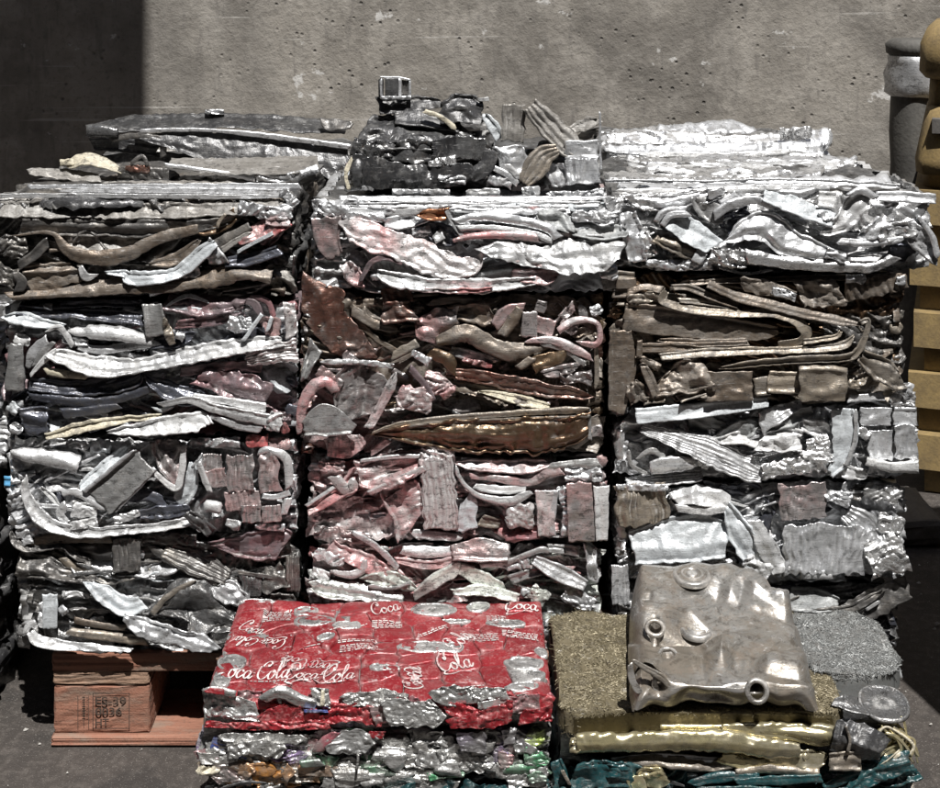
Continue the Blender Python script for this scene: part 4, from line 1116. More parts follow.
R2 = [
 ('smooth', 'brown', '850,315,22 880,310,24', dict(d=-22)), ('smooth', 'black', '870,345,20 892,345,18', dict(d=-24)),
 ('band', 'brown', '690,283,3 740,280,3 820,278,3 902,276,3', dict(d=4)), ('sheet', 'brown', '798,293,12 820,293,13 842,294,12', dict(d=10)), ('pleat', 'brown', '845,292,10 880,286,10 907,281,7', dict(d=8)), ('wad', 'silver', '846,279,4 866,279,5', dict(d=12)),
 ('wad', 'silver', '896,280,4 906,281,5', dict(d=12)), ('plate', 'tan', '614,275,5 634,277,5', dict(d=2)), ('plate', 'brown', '616,284,5 636,284,6', dict(d=6)), ('plate', 'brown', '612,293,5 630,293,5', dict(d=2)),
 ('band', 'brown', '627,293,3 645,287,3 662,290,4', dict(d=10)), ('wad', 'tan', '626,298,6 658,297,6', dict(d=6)), ('sheet', 'brown', '740,283,7 765,288,9 792,296,6', dict(d=6, cr=.8)), ('wad', 'silver', '772,290,4 796,298,4', dict(d=12)),
 ('plate', 'brown', '624,317,14 660,320,15 700,325,14 740,330,11 766,331,8 777,330,4', dict(d=6)),
 ('band', 'tan', '666,291,4 662,300,4 676,306,4 700,311,4 740,314,4 770,313,4 795,320,5 806,332,6 800,341,4 778,345,3', dict(d=16)),
 ('band', 'brown', '672,287,3 690,288,4 715,298,4 738,306,3', dict(d=12)), ('band', 'tan', '678,300,3 705,302,4 738,307,3', dict(d=10)),
 ('band', 'brown', '708,284,4 735,296,5 770,305,5 810,315,5 850,323,5 864,325,3', dict(d=14)), ('band', 'tan', '860,323,3 868,321,3 866,335,3 858,351,4 845,358,4 800,360,4 760,363,4 720,368,3', dict(d=18)),
 ('band', 'brown', '658,340,3 700,343,4 748,342,4', dict(d=8)), ('plate', 'brown', '640,348,5 690,347,5 748,345,5', dict(d=10)), ('band', 'tan', '660,357,4 700,353,5 745,351,4 790,350,4 840,346,4 854,337,2', dict(d=14)),
 ('band', 'tan', '803,342,3 835,337,3 841,331,2', dict(d=12)), ('plate', 'brown', '621,331,11 622,370,14 616,413,8', dict(d=12)), ('band', 'brown', '640,340,3 639,358,3', dict(d=16)),
 ('wad', 'brown', '632,382,8 640,402,10', dict(d=8)), ('band', 'brown', '644,366,4 650,380,5 657,397,5', dict(d=14)), ('wad', 'brown', '640,358,4 660,368,4', dict(d=12)), ('sheet', 'brown', '658,388,9 684,377,18 706,371,15', dict(d=10, tilt=.3)),
 ('smooth', 'tan', '678,399,5 704,390,6', dict(d=14, tilt=.5)), ('smooth', 'tan', '642,402,4 665,397,5', dict(d=10)), ('plate', 'brown', '706,387,15 752,386,15', dict(d=18, cr=.3)), ('plate', 'tan', '754,388,9 770,385,10', dict(d=12)),
 ('plate', 'tan', '768,382,11 800,383,11', dict(d=12, bulge=.2)), ('plate', 'tan', '799,384,18 823,383,18 848,385,17', dict(d=22, bulge=.25)), ('sheet', 'tan', '861,356,8 880,368,14 904,383,8', dict(d=14, cr=.3)), ('wad', 'tan', '848,384,5 862,386,4', dict(d=10)),
 ('wad', 'silver', '898,388,6 912,392,7', dict(d=6)), ('band', 'brown', '872,366,2 890,352,2', dict(d=2)),
]
bale('scrap_bale', 'brown bale of long folded loops with square plates along its lower edge', G_R, 609, 904, 273, 404, .40, ['brown', 'tan', 'brown', 'bronze', 'char'], R2, seed=23, shred='tan', fill=36, top_fill=3, core_mat='char')

R1 = [
 ('smooth', 'silver', '604,181,2 700,182,2 770,181,3 840,183,3 900,186,3', dict(d=-30, tilt=.6)), ('fold', 'white', '618,190,3 680,193,4 760,189,4 830,188,3', dict(d=-6)),
 ('sheet', 'foil', '628,200,6 660,203,9 690,198,8 728,192,6', dict(d=4, cr=1)), ('fold', 'silver', '655,205,4 680,201,5 700,196,3', dict(d=8)),
 ('sheet', 'silver', '628,212,7 632,235,10 638,262,11', dict(d=4, cr=.9)), ('wad', 'foil', '644,232,7 652,256,9', dict(d=6)),
 ('smooth', 'whitecool', '664,216,8 690,231,12 714,247,10', dict(d=18, tilt=.4)), ('smooth', 'tan', '654,238,4 676,246,8 698,257,5', dict(d=14, tilt=.2)), ('fold', 'silver', '656,222,3 664,212,4 686,210,4', dict(d=20)), ('fold', 'silver', '662,226,3 670,216,3 690,214,3', dict(d=22)),
 ('plate', 'silver', '694,254,7 704,260,6', dict(d=16)), ('wad', 'silver', '646,263,5 680,265,5 712,263,6', dict(d=8)), ('wad', 'foil', '710,256,9 746,259,11', dict(d=14)),
 ('smooth', 'grey', '696,198,6 710,212,12 716,224,6', dict(d=6)), ('fold', 'silver', '708,196,4 722,190,4', dict(d=10)), ('smooth', 'silvdull', '722,205,6 740,196,6', dict(d=6)), ('sheet', 'slate', '722,228,10 750,215,12', dict(d=-8)),
 ('fold', 'silver', '714,216,4 730,205,5 755,200,5 774,208,3', dict(d=14)), ('smooth', 'silver', '726,239,4 745,229,11 766,226,16 786,241,15 820,251,9 842,256,4', dict(d=16, tilt=.4, cr=.45)),
 ('sheet', 'silvdull', '750,250,6 775,255,9 800,258,6', dict(d=12)), ('smooth', 'whitecool', '764,196,6 790,204,9 815,214,9 834,220,8', dict(d=16, tilt=.4)), ('wad', 'silver', '818,214,6 832,224,6', dict(d=18)),
 ('plate', 'white', '818,199,8 836,201,9', dict(d=8, tilt=.3)), ('fold', 'silver', '776,192,3 800,194,4 815,190,3', dict(d=8)), ('smooth', 'white', '822,232,6 844,221,10 856,206,11 870,200,8', dict(d=18, tilt=.3)), ('fold', 'silver', '848,196,3 862,190,4 876,198,3', dict(d=20)),
 ('sheet', 'silver', '858,236,6 872,232,9 886,221,8', dict(d=20)), ('sheet', 'foil', '880,238,9 896,230,10 914,230,8', dict(d=18)), ('fold', 'silver', '838,241,4 865,243,4 904,240,3', dict(d=20)),
 ('fold', 'foil', '746,256,8 790,263,7 830,266,6 872,267,5 896,257,4', dict(d=14)), ('wad', 'silver', '826,253,6 846,258,6', dict(d=18)), ('smooth', 'white', '850,258,4 880,258,5', dict(d=10, tilt=.5)),
 ('plate', 'silver', '876,196,5 905,197,6 936,199,5', dict(d=14, tilt=.4)), ('fold', 'silver', '900,207,4 914,214,5 928,204,4', dict(d=12)), ('wad', 'silver', '884,204,6 898,200,6', dict(d=10)),
 ('sheet', 'silvdull', '908,228,8 926,245,11 937,262,5', dict(d=8)), ('fold', 'silver', '918,216,2 932,236,3 938,258,3', dict(d=14)), ('smooth', 'slate', '888,250,10 912,255,10', dict(d=-8)),
]
bale('scrap_bale', 'shiny crumpled silver bale, topmost beside the yellow pallets', G_R, 606, 930, 190, 273, .40, ['silver', 'foil', 'silvdull', 'foil', 'white'], R1, seed=13, fill=34, top_fill=18, top_amp=1.6)

# ------------------------------------------------------------------ back row on the same pallet
YB = 0.42
kb = (CAM_D + YB) / F_PX
BR = [
 ('sheet', 'foil', '606,139,5 660,137,7 730,142,7 800,139,8 830,136,8', dict(tilt=1.6, d=-60, cr=1)), ('sheet', 'silver', '604,149,5 680,150,6 760,148,6 828,150,7', dict(tilt=1.2, d=-10, cr=1)),
 ('fold', 'foil', '610,159,4 700,160,4 826,158,5', dict(d=4)), ('wad', 'foil', '622,166,6 700,168,8', dict(d=4)), ('wad', 'silver', '720,168,7 822,166,8', dict(d=4)), ('fold', 'white', '640,154,3 720,156,3 790,152,3', dict(d=8)),
 ('wad', 'foil', '780,134,5 812,132,6', dict(d=-40)), ('fold', 'silver', '826,150,2 831,138,2 829,130,1.5', dict(d=0)),
]
G_B = 'bales in the row behind'
bale('scrap_bale', 'crinkled bright silver bale in the row behind, close to the concrete wall', G_B, 604, 830, 150, 182, .40, ['foil', 'silver', 'silver'], BR, y_face=YB, seed=63, fill=14,
     top_fill=16, side_fill=8, z0=PZ, top_amp=2.2)
bale('scrap_bale', 'dull grey bale in the row behind, under the long black folded panel', G_B, 70, 352, 163, 200, .40, ['char', 'gun', 'dust', 'black'], [], y_face=YB, seed=61, fill=16, top_fill=8, side_fill=6, z0=PZ)
bale('scrap_bale', 'dark bale in the row behind the middle stack, hidden by black scrap', G_B, 356, 598, 165, 200, .40, ['char', 'gun', 'black'], [], y_face=YB, seed=62, fill=12, top_fill=6, side_fill=4, z0=PZ)

# long black folded panel lying on the back row
t = empty('folded_panel', ((215 - CX) * kb, YB + .1, CAM_H - (165 - HY) * kb), 'long black folded metal panel lying across the back bales by the shaded wall', 'metal panel')
fm = front_map(YB)
for n, s in enumerate([
 ('smooth', 'black', '88,130,5 140,123,8 200,121,8 260,122,8 345,128,7', dict(tilt=2.4, d=-60, skirt=20)),
 ('smooth', 'black', '140,139,3 170,141,9 205,146,14 260,153,18 310,159,18 352,162,17', dict(d=5, tilt=.55, skirt=40, cr=.3, longc=.4, hem=0)),
 ('fold', 'silvdull', '140,131,2 200,130,2 260,135,2.5 320,143,3 350,147,3', dict(d=4)),
 ('tube', 'blackgloss', '86,131,6 100,131,7 118,133,5', dict(d=4)), ('smooth', 'black', '92,145,6 130,146,8 158,150,8', dict(d=-20, skirt=30)),
 ('fold', 'char', '110,140,3 135,136,3 160,141,4 164,158,4', dict(d=2)), ('fold', 'cream', '196,146,2 206,152,2.5 207,160,2', dict(d=4)),
 ('sheet', 'char', '322,124,5 340,125,6 352,123,5', dict(d=-30, tilt=1)), ('wad', 'silver', '205,112,2 224,112,3', dict(d=-70)),
 ('smooth', 'black', '100,158,6 180,160,7 345,168,6', dict(d=-26, skirt=30))]):
    feat(fm, t, s, n)

# flat panels and scraps lying on the top of the left stack
zl = zpx(197)
t = empty('scrap_sheet', ((245 - CX) / PXM, .18, zl), 'flat grey ribbed sheet with a bright torn edge lying on the dark dusty bale', 'metal sheet')
fm = front_map(.16)
for n, s in enumerate([
 ('ridge', 'dust', '170,163,5 230,166,8 290,165,9 318,163,7', dict(tilt=2.6, d=-20, ridge=4, skirt=14)), ('fold', 'silver', '165,165,2 210,171,2 255,179,3', dict(d=2)),
 ('wad', 'silver', '256,179,3 290,178,4 318,168,4', dict(d=6)), ('smooth', 'char', '250,184,3 300,182,5 316,176,4', dict(d=-6, skirt=14))]):
    feat(fm, t, s, n)
fm = front_map(.2)
for lab, cx_, specs in (
    ('curled cream scrap of sheet on the dark dusty bale', 92, [('smooth', 'cream', '66,166,4 84,160,6 104,163,6 121,171,3', dict(tilt=1.4, skirt=8)), ('wad', 'cream', '60,163,3 74,162,4', dict(d=4))]),
    ('dull grey strip of sheet lying in front of the curled cream scrap', 64, [('sheet', 'dust', '28,172,4 60,174,6 100,178,5', dict(tilt=1.4, d=6))]),
    ('dark crumpled scrap with a reddish piece and a small loop beside the cream scrap', 150, [('wad', 'char', '118,172,6 150,174,7 180,176,5', dict(d=4)), ('wad', 'brownred', '125,168,3 150,170,4', dict(d=8)), ('fold', 'char', '130,164,2 142,156,2 148,166,2', dict(d=10))])):
    t = empty('scrap_sheet', ((cx_ - CX) * 2.1 / F_PX, .2, zl), lab, 'metal scrap')
    for n, s in enumerate(specs):
        feat(fm, t, s, n)

# black pressed bundle on the middle stack
zm = zpx(201)
t = empty('pressed_bundle', ((425 - CX) / PXM, .14, zm), 'glossy black crushed bundle with a small open box on top, on the middle stack', 'scrap bundle')
YK = .07
core(t, (360 - CX) * 1.97 / F_PX, (490 - CX) * 1.97 / F_PX, YK, YK + .24, zm + .004, zm + .085, 'black', inset=(.004, .03, .004), n=16)
fm = front_map(YK)
for n, s in enumerate([
 ('sheet', 'black', '362,130,12 400,129,15 440,131,13 474,136,8', dict(tilt=1.4, d=-30, skirt=20)), ('sheet', 'black', '385,142,8 430,143,9 470,146,6', dict(tilt=.8, d=-4, skirt=20)),
 ('wad', 'blackgloss', '352,146,8 372,150,9 395,152,7', dict(d=2, cr=1)), ('sheet', 'blackgloss', '392,150,10 420,152,11 436,152,9', dict(d=4, cr=1)),
 ('pleat', 'blackgloss', '350,166,13 376,173,15 410,177,13 446,176,12 474,171,8', dict(d=14, pleat=14, bulge=.35, pamp=.14)),
 ('pleat', 'blackgloss', '432,150,9 462,147,11 486,150,11', dict(d=10, pleat=8, pamp=.16)), ('fold', 'black', '470,178,6 486,166,8 492,150,8', dict(d=12)), ('wad', 'foil', '428,164,3 456,160,4', dict(d=14)),
 ('tube', 'black', '352,172,14 362,172,14', dict(d=4)), ('wad', 'silvdull', '438,178,4 466,180,5', dict(d=16)),
 ('smooth', 'black', '378,106,9 410,104,9 442,102,4', dict(d=-60, tilt=.6, skirt=30)), ('smooth', 'black', '440,114,12 464,108,15 482,113,12', dict(d=-40, tilt=.5, skirt=40)),
 ('fold', 'cream', '424,111,2.5 442,118,3 456,129,3', dict(d=-20)), ('smooth', 'black', '395,118,7 430,120,8 460,126,8', dict(d=-40, tilt=.8, skirt=30)),
 ('smooth', 'blackgloss', '452,98,4 474,98,4', dict(d=-50)), ('plate', 'white', '477,100,1.6 489,99,2', dict(d=-40)),
 ('plate', 'blackgloss', '381,78,0.1 381,79,2.5 381,97,2.5', dict(d=-55)), ('fold', 'silver', '381,79,1.2 381,97,1.2', dict(d=-50)), ('plate', 'black', '392,78,7 392,97,7', dict(d=-85)),
 ('fold', 'silver', '400,79,1.5 400,97,1.5', dict(d=-55)), ('fold', 'silvdull', '410,80,1.2 410,97,1.2', dict(d=-60)), ('plate', 'char', '405,80,4 405,97,4', dict(d=-65)), ('fold', 'silver', '379,77,1 400,78,1 411,80,1', dict(d=-60)),
 ('wad', 'silver', '380,98,2 411,98,2', dict(d=-52)), ('fold', 'cream', '349,190,2 346,175,2 352,158,2', dict(d=8)), ('wad', 'silvdull', '344,188,4 374,187,4', dict(d=0))]):
    feat(fm, t, s, n)

t = empty('pressed_bundle', ((540 - CX) / PXM, .14, zm), 'grey and silver bundle of bent ribbed profiles on the middle stack', 'scrap bundle')
core(t, (492 - CX) * 1.97 / F_PX, (596 - CX) * 1.97 / F_PX, YK, YK + .2, zm + .004, zm + .06, 'gun', inset=(.004, .035, .004), n=14)
for n, s in enumerate([
 ('smooth', 'whitecool', '484,114,4 493,126,6 501,138,6', dict(d=-20)), ('ridge', 'dust', '514,104,12 513,124,12 512,142,11', dict(d=-10, ridge=4, skirt=20)), ('sheet', 'silver', '506,146,12 514,160,15 522,178,14', dict(d=-2, cr=.9)),
 ('ridge', 'dust', '530,105,9 548,124,12 566,143,13 578,154,10', dict(d=2, ridge=4, skirt=24)), ('sheet', 'greyflat', '536,148,8 556,150,8', dict(d=-18)), ('plate', 'silver', '564,150,9 598,150,10', dict(d=4, cr=.6)),
 ('ridge', 'tan', '524,184,6 533,171,12 545,156,11 558,150,6', dict(d=16, ridge=4)), ('smooth', 'silvdull', '553,162,10 562,186,11', dict(d=4)), ('pleat', 'silver', '566,172,13 599,170,13', dict(d=10, pleat=5)),
 ('fold', 'white', '493,168,3 506,174,3 518,184,3', dict(d=10)), ('fold', 'white', '506,164,3 518,176,3', dict(d=12)), ('wad', 'silvdull', '488,178,5 512,184,5', dict(d=6)), ('sheet', 'dust', '570,130,4 586,124,6 599,120,4', dict(d=-20, tilt=.6)),
 ('smooth', 'char', '578,136,5 598,134,6', dict(d=-26)), ('fold', 'silver', '600,112,1 600,140,1.2 601,170,1.2', dict(d=0)), ('fold', 'black', '512,188,3 560,188,3 598,187,3', dict(d=-4))]):
    feat(fm, t, s, n)

# small offcuts lying on the front edge of the middle stack's top
fm = front_map(.03)
for s, cx_, lab in ((('wad', 'white', '466,193,4 500,192,4'), 483, 'white'), (('wad', 'white', '522,192,5 540,191,5'), 531, 'peak'),
                    (('wad', 'silver', '546,195,3 604,194,5'), 575, 'silver'), (('wad', 'silvdull', '392,192,3 450,192,3'), 421, 'grey')):
    t = empty('offcut', ((cx_ - CX) * 1.93 / F_PX, .03, zm), {'white': 'flat torn white offcut lying between the black bundle and the silver bundle', 'peak': 'short peaked white offcut lying right under the tan bent profile', 'silver': 'long torn silver offcut lying under the bent ribbed profiles', 'grey': 'long dull grey offcut lying under the glossy black bundle'}[lab], 'offcut', 'torn offcuts on the middle stack')
    feat(fm, t, s)

# ------------------------------------------------------------------ red can bale
CF, CB = -0.28, -0.022          # front and back y
CX0, CX1 = -0.3216, 0.0990
CZ1 = 0.2165                   # top
CZ0 = 0.176
C2Z0 = 0.112
can = empty('can_bale', ((CX0 + CX1) / 2, (CF + CB) / 2, CZ0), 'flat pressed bale of red soda cans with white script lettering on top', 'can bale')
core(can, CX0, CX1, CF, CB, CZ0, CZ1, 'cangrey', inset=(.006, .012, .006), n=18, amp=.004)
rc = random.Random(77)
sites = []
nxs, nys = 9, 7
for i in range(nxs):
    for j in range(nys):
        sites.append((CX0 + (CX1 - CX0) * (i + .5 + rc.uniform(-.36, .36)) / nxs, CF + (CB - CF) * (j + .5 + rc.uniform(-.36, .36)) / nys,
                      rc.uniform(-.0014, .0014), rc.uniform(-.075, .075), rc.uniform(-.075, .075)))
def can_cell(x, y):
    return min(sites, key=lambda s: (s[0] - x) ** 2 + (s[1] - y) ** 2)
def can_h(x, y):
    s = can_cell(x, y)
    und = .0022 * math.sin(x * 31 + 1.2) * math.sin(y * 38) + .001 * math.sin(x * 90 + y * 70)
    ex = min(x - CX0, CX1 - x, y - CF, CB - y)
    return CZ1 + s[2] + s[3] * (x - s[0]) + s[4] * (y - s[1]) + und - .006 * max(0, 1 - ex / .016) ** 2
def clip(poly, px, py, nx_, ny_):
    out = []
    for i in range(len(poly)):
        a, b = poly[i], poly[(i + 1) % len(poly)]
        da, db = (a[0] - px) * nx_ + (a[1] - py) * ny_, (b[0] - px) * nx_ + (b[1] - py) * ny_
        if da <= 0:
            out.append(a)
        if (da < 0 < db) or (db < 0 < da):
            t_ = da / (da - db)
            out.append((a[0] + (b[0] - a[0]) * t_, a[1] + (b[1] - a[1]) * t_))
    return out
for si, s in enumerate(sites):
    poly = [(CX0, CF), (CX1, CF), (CX1, CB), (CX0, CB)]
    for q in sites:
        if q is s:
            continue
        nx_, ny_ = q[0] - s[0], q[1] - s[1]
        L = math.hypot(nx_, ny_)
        nx_, ny_ = nx_ / L, ny_ / L
        poly = clip(poly, (s[0] + q[0]) / 2 - nx_ * .0006, (s[1] + q[1]) / 2 - ny_ * .0006, nx_, ny_)
        if len(poly) < 3:
            break
    bd = []
    for i in range(len(poly)):
        a, b = poly[i], poly[(i + 1) % len(poly)]
        m_ = max(1, int(math.hypot(b[0] - a[0], b[1] - a[1]) / .004))
        for k in range(m_):
            t_ = k / m_
            jx = rc.uniform(-.0005, .0005) if k else 0
            bd.append((a[0] + (b[0] - a[0]) * t_ + jx, a[1] + (b[1] - a[1]) * t_ + jx))
    nb = len(bd)
    V = []
    rings = (0.18, .4, .62, .82, .94, 1.0, 1.0)
    for ri, rr_ in enumerate(rings):
        for (x, y) in bd:
            xx, yy = s[0] + (x - s[0]) * rr_, s[1] + (y - s[1]) * rr_
            V.append((xx, yy, can_h(s[0] + (x - s[0]) * min(rr_, .97), s[1] + (y - s[1]) * min(rr_, .97)) - (0 if ri < 4 else .0004 if ri == 4 else .0018 if ri == 5 else .008)))
    A = np.array(V)
    A[:len(bd) * 5, 2] += crease(A[:len(bd) * 5, 0] * 900, A[:len(bd) * 5, 1] * 900, 500 + si, 24, .075) / 1000
    V = A.tolist() + [[s[0], s[1], can_h(s[0], s[1])]]
    Fc = []
    for ri in range(len(rings) - 1):
        for k in range(nb):
            k2 = (k + 1) % nb
            Fc.append((ri * nb + k, (ri + 1) * nb + k, (ri + 1) * nb + k2, ri * nb + k2))
    for k in range(nb):
        Fc.append((len(V) - 1, k, (k + 1) % nb))
    mesh_obj('flattened_can', V, Fc, 'cansilver' if rc.random() < .05 else 'canred', can)

def top_px(px, py, z=CZ1):
    Z = (CAM_H - z) * F_PX / (py - HY)
    return (px - CX) * Z / F_PX, Z - CAM_D

def can_end(x, y, rx, ry, rot, mat='cansilver', lift=.0016, name='can_end'):
    rr_ = (0, .18, .2, .5, .74, .78, .84, .9, 1.0, 1.0)
    hh_ = (0, .0001, .0005, .0001, 0, -.0008, .0005, .0009, .0002, -.004)
    nb = 36
    V = []
    sd = rc.randint(0, 9999)
    for r_, h_ in zip(rr_, hh_):
        for k in range(nb):
            a = 2 * math.pi * k / nb
            wob = 1 + .05 * math.sin(2 * a + sd) + .03 * math.sin(5 * a + sd * 2)
            u, v = rx * r_ * wob * math.cos(a), ry * r_ * wob * math.sin(a)
            xx, yy = x + u * math.cos(rot) - v * math.sin(rot), y + u * math.sin(rot) + v * math.cos(rot)
            V.append((xx, yy, CZ1 + lift * .7 + h_ + .0018 * math.sin(xx * 31 + 1.2) * math.sin(yy * 38)))
    A = np.array(V)
    A[:, 2] += crease(A[:, 0] * 900, A[:, 1] * 900, sd, 14, .20) / 1000
    mesh_obj(name, A, [(i * nb + k, (i + 1) * nb + k, (i + 1) * nb + (k + 1) % nb, i * nb + (k + 1) % nb) for i in range(len(rr_) - 1) for k in range(nb)], mat, can)

for (px, py, wpx, dep, rot) in ((314, 621, 20, .016, .0), (347, 626, 14, .012, .1), (425, 647, 27, .016, -.03), (452, 648, 12, .012, 0), (387, 668, 17, .010, 0), (434, 610, 22, .018, .1), (453, 622, 18, .006, .05),
                               (478, 606, 12, .014, .3), (506, 624, 21, .011, 0), (524, 664, 20, .016, -.1), (522, 687, 18, .010, .15), (232, 664, 14, .022, .5), (541, 653, 6, .014, 0.2), (326, 638, 10, .008, .6),
                               (306, 611, 12, .014, .2), (258, 603, 18, .006, 0), (536, 676, 9, .012, .5), (222, 680, 9, .014, .3)):
    x, y = top_px(px, py)
    can_end(x, y, wpx * (y + CAM_D) / F_PX, dep, rot, 'cansilver')

# script lettering, drawn with a broad nib
GL = {
 'C': [[(1.42, 1.62), (1.30, 2.0), (.95, 2.08), (.5, 1.75), (.22, 1.1), (.25, .45), (.62, .06), (1.05, .15), (1.45, .6)], [(1.42, 1.62), (1.2, 1.35), (1.1, 1.7), (1.42, 1.62)]],
 'o': [[(.62, .95), (.25, .8), (.12, .35), (.4, .04), (.75, .3), (.8, .75), (.55, .96), (.62, .7), (1.0, .68)]],
 'c': [[(.75, .72), (.6, .95), (.28, .8), (.12, .35), (.38, .04), (.9, .45)]],
 'a': [[(.75, .8), (.5, .96), (.2, .75), (.12, .3), (.35, .04), (.65, .35), (.8, .9), (.68, .3), (.8, .06), (1.1, .4)]],
 'l': [[(.05, .4), (.4, 1.1), (.55, 1.85), (.38, 2.05), (.22, 1.5), (.2, .4), (.4, .05), (.75, .4)]],
 '-': [[(.05, .75), (.3, .72)]],
}
ADV = {'C': 1.35, 'o': .92, 'c': .82, 'a': 1.0, 'l': .66, '-': .42}
def script_strokes(text, swash=True):
    x = 0
    out = []
    for i, ch in enumerate(text):
        for st_ in GL[ch]:
            out.append([(x + p[0] + p[1] * .18, p[1]) for p in st_])
        x += ADV[ch]
    if swash and text[0] == 'C':
        out.append([(.55, .06), (.3, -.25), (1.2, -.4), (2.4, -.15), (3.4, -.3)])
    return out, x
INKV, INKF = [], []
def ink_strip(P, wf, X, Y, rot, sc, mirror=1):
    S = catmull(P, max(8, len(P) * 6))
    T = np.gradient(S, axis=0)
    T /= np.linalg.norm(T, axis=1)[:, None] + 1e-9
    o = len(INKV)
    for (p, t_) in zip(S, T):
        w = wf * (.35 + .65 * abs(t_[1] * .85 - t_[0] * .35))
        nrm = (-t_[1], t_[0])
        for sg in (-1, 1):
            u, v = (p[0] + nrm[0] * w * sg) * sc, (p[1] + nrm[1] * w * sg) * sc
            xx = X + u * math.cos(rot) - v * math.sin(rot)
            yy = Y + u * math.sin(rot) + v * math.cos(rot)
            xx, yy = min(max(xx, CX0 + .004), CX1 - .004), min(max(yy, CF + .004), CB - .004)
            INKV.append((xx, yy, can_h(xx, yy) + .0012))
    for k in range(len(S) - 1):
        a = o + 2 * k
        INKF.append((a, a + 2, a + 3, a + 1))
def word(text, px, py, ang, length_px, swash=True, stretch=1.0):
    x, y = top_px(px, py)
    strokes, wd = script_strokes(text, swash)
    sc = length_px * (y + CAM_D) / F_PX / wd
    global INKV, INKF
    keepV, keepF = INKV, INKF
    INKV, INKF = [], []
    for st_ in strokes:
        ink_strip([(p[0], p[1] * stretch) for p in st_], .115, x, y, math.radians(ang), sc)
    o_ = mesh_obj('script_lettering', INKV, INKF, 'ink', can, smooth=False)
    o_['label'] = 'white script lettering reading ' + text
    INKV, INKF = keepV, keepF
word('oca-Cola', 226, 680, 1, 62, False, 1.9)
word('Coca-Cola', 283, 681, 1, 70, True, 1.9)
word('Coca-Cola', 288, 640, 172, 52, True, 1.6)
word('Coca-Cola', 341, 663, 168, 60, True, 1.7)
word('Cola', 441, 673, 22, 36, True, 1.9)
word('Cola', 458, 652, 62, 34, False, 1.3)
word('Coca', 236, 629, -14, 26, False, 1.6)
word('Coca', 373, 617, 24, 30, False, 1.6)
word('Coca', 504, 612, 4, 34, True, 1.5)
word('Coca', 424, 690, 96, 40, False, 1.0)
word('Coca', 402, 672, -62, 30, False, 1.0)
word('Coca', 360, 601, -8, 30, False, 1.5)
# rows of small print
def small_print(px, py, ang, wpx, rows_, gap=.0042):
    x, y = top_px(px, py)
    wdt = wpx * (y + CAM_D) / F_PX
    a = math.radians(ang)
    Vv, Ff = [], []
    for r_ in range(rows_):
        u = 0
        while u < wdt:
            l_ = rc.uniform(.002, .008)
            u2 = min(u + l_, wdt)
            o_ = len(Vv)
            for (uu, vv_) in ((u, 0), (u2, 0), (u2, .0021), (u, .0021)):
                vv2 = vv_ - r_ * gap
                xx = x + uu * math.cos(a) - vv2 * math.sin(a)
                yy = y + uu * math.sin(a) + vv2 * math.cos(a)
                xx, yy = min(max(xx, CX0 + .004), CX1 - .004), min(max(yy, CF + .004), CB - .004)
                Vv.append((xx, yy, can_h(xx, yy) + .0012))
            Ff.append((o_, o_ + 1, o_ + 2, o_ + 3))
            u = u2 + .0016
    q = mesh_obj('small_print', Vv, Ff, 'ink', can, smooth=False)
    q['kind'] = 'stuff'
for a in ((264, 612, 2, 28, 7), (338, 641, 2, 40, 2), (340, 646, 2, 38, 4), (372, 622, 3, 30, 5), (460, 636, 2, 38, 5), (502, 633, 2, 36, 4), (250, 682, 2, 40, 1), (298, 682, 2, 46, 1), (420, 634, 24, 30, 2), (486, 617, 3, 20, 6), (300, 650, 30, 26, 1), (455, 690, 12, 30, 1), (330, 632, 25, 40, 1)):
    small_print(*a)

# crushed front, sides
fm = front_map(CF)
frontc = [
 ('pressed', 'cansilver', '204,702,12 225,706,11 258,712,8', dict(d=4)), ('pressed', 'canred', '205,724,3 250,726,4 290,725,5 330,726,4', dict(d=8, cr=.7)), ('pressed', 'canred', '258,718,7 290,714,9 325,720,8', dict(d=4, cr=.7)),
 ('fold', 'cansilver', '262,700,5 280,692,6 300,700,7 316,704,5', dict(d=6)), ('pressed', 'cangrey', '312,696,8 330,698,9', dict(d=4)), ('fold', 'cream', '323,690,2 322,706,2', dict(d=8)), ('pressed', 'canblue', '304,711,1.5 328,711,1.5', dict(d=7)),
 ('pressed', 'canred', '320,716,9 350,712,11 382,718,9', dict(d=2, cr=.7)), ('pressed', 'cangrey', '342,700,7 384,698,8', dict(d=2)), ('pressed', 'canmaroon', '372,716,8 392,714,8', dict(d=4)),
 ('pressed', 'cansilver', '384,712,14 414,714,16 442,712,14', dict(d=10, cr=.6)), ('pressed', 'cansilver', '430,696,7 455,695,9 478,694,6', dict(d=8, cr=.6)), ('pressed', 'cansilver', '472,694,6 490,693,7 508,694,5', dict(d=8, cr=.6)),
 ('pressed', 'canred', '444,708,6 462,712,9 478,718,8', dict(d=6, cr=.7)), ('pressed', 'canred', '448,724,4 490,718,9 512,710,8', dict(d=10, cr=.7)), ('pressed', 'canmaroon', '500,706,9 540,704,10', dict(d=6)), ('pressed', 'canred', '520,718,6 552,712,9', dict(d=8, cr=.7)),
 ('pressed', 'canred', '536,700,8 552,704,7', dict(d=4)), ('fold', 'cansilver', '204,692,3 214,690,4 236,694,4', dict(d=6)), ('fold', 'canred', '206,690,3 224,692,3', dict(d=9)), ('pressed', 'cansilver', '478,706,4 500,702,4', dict(d=6)),
]
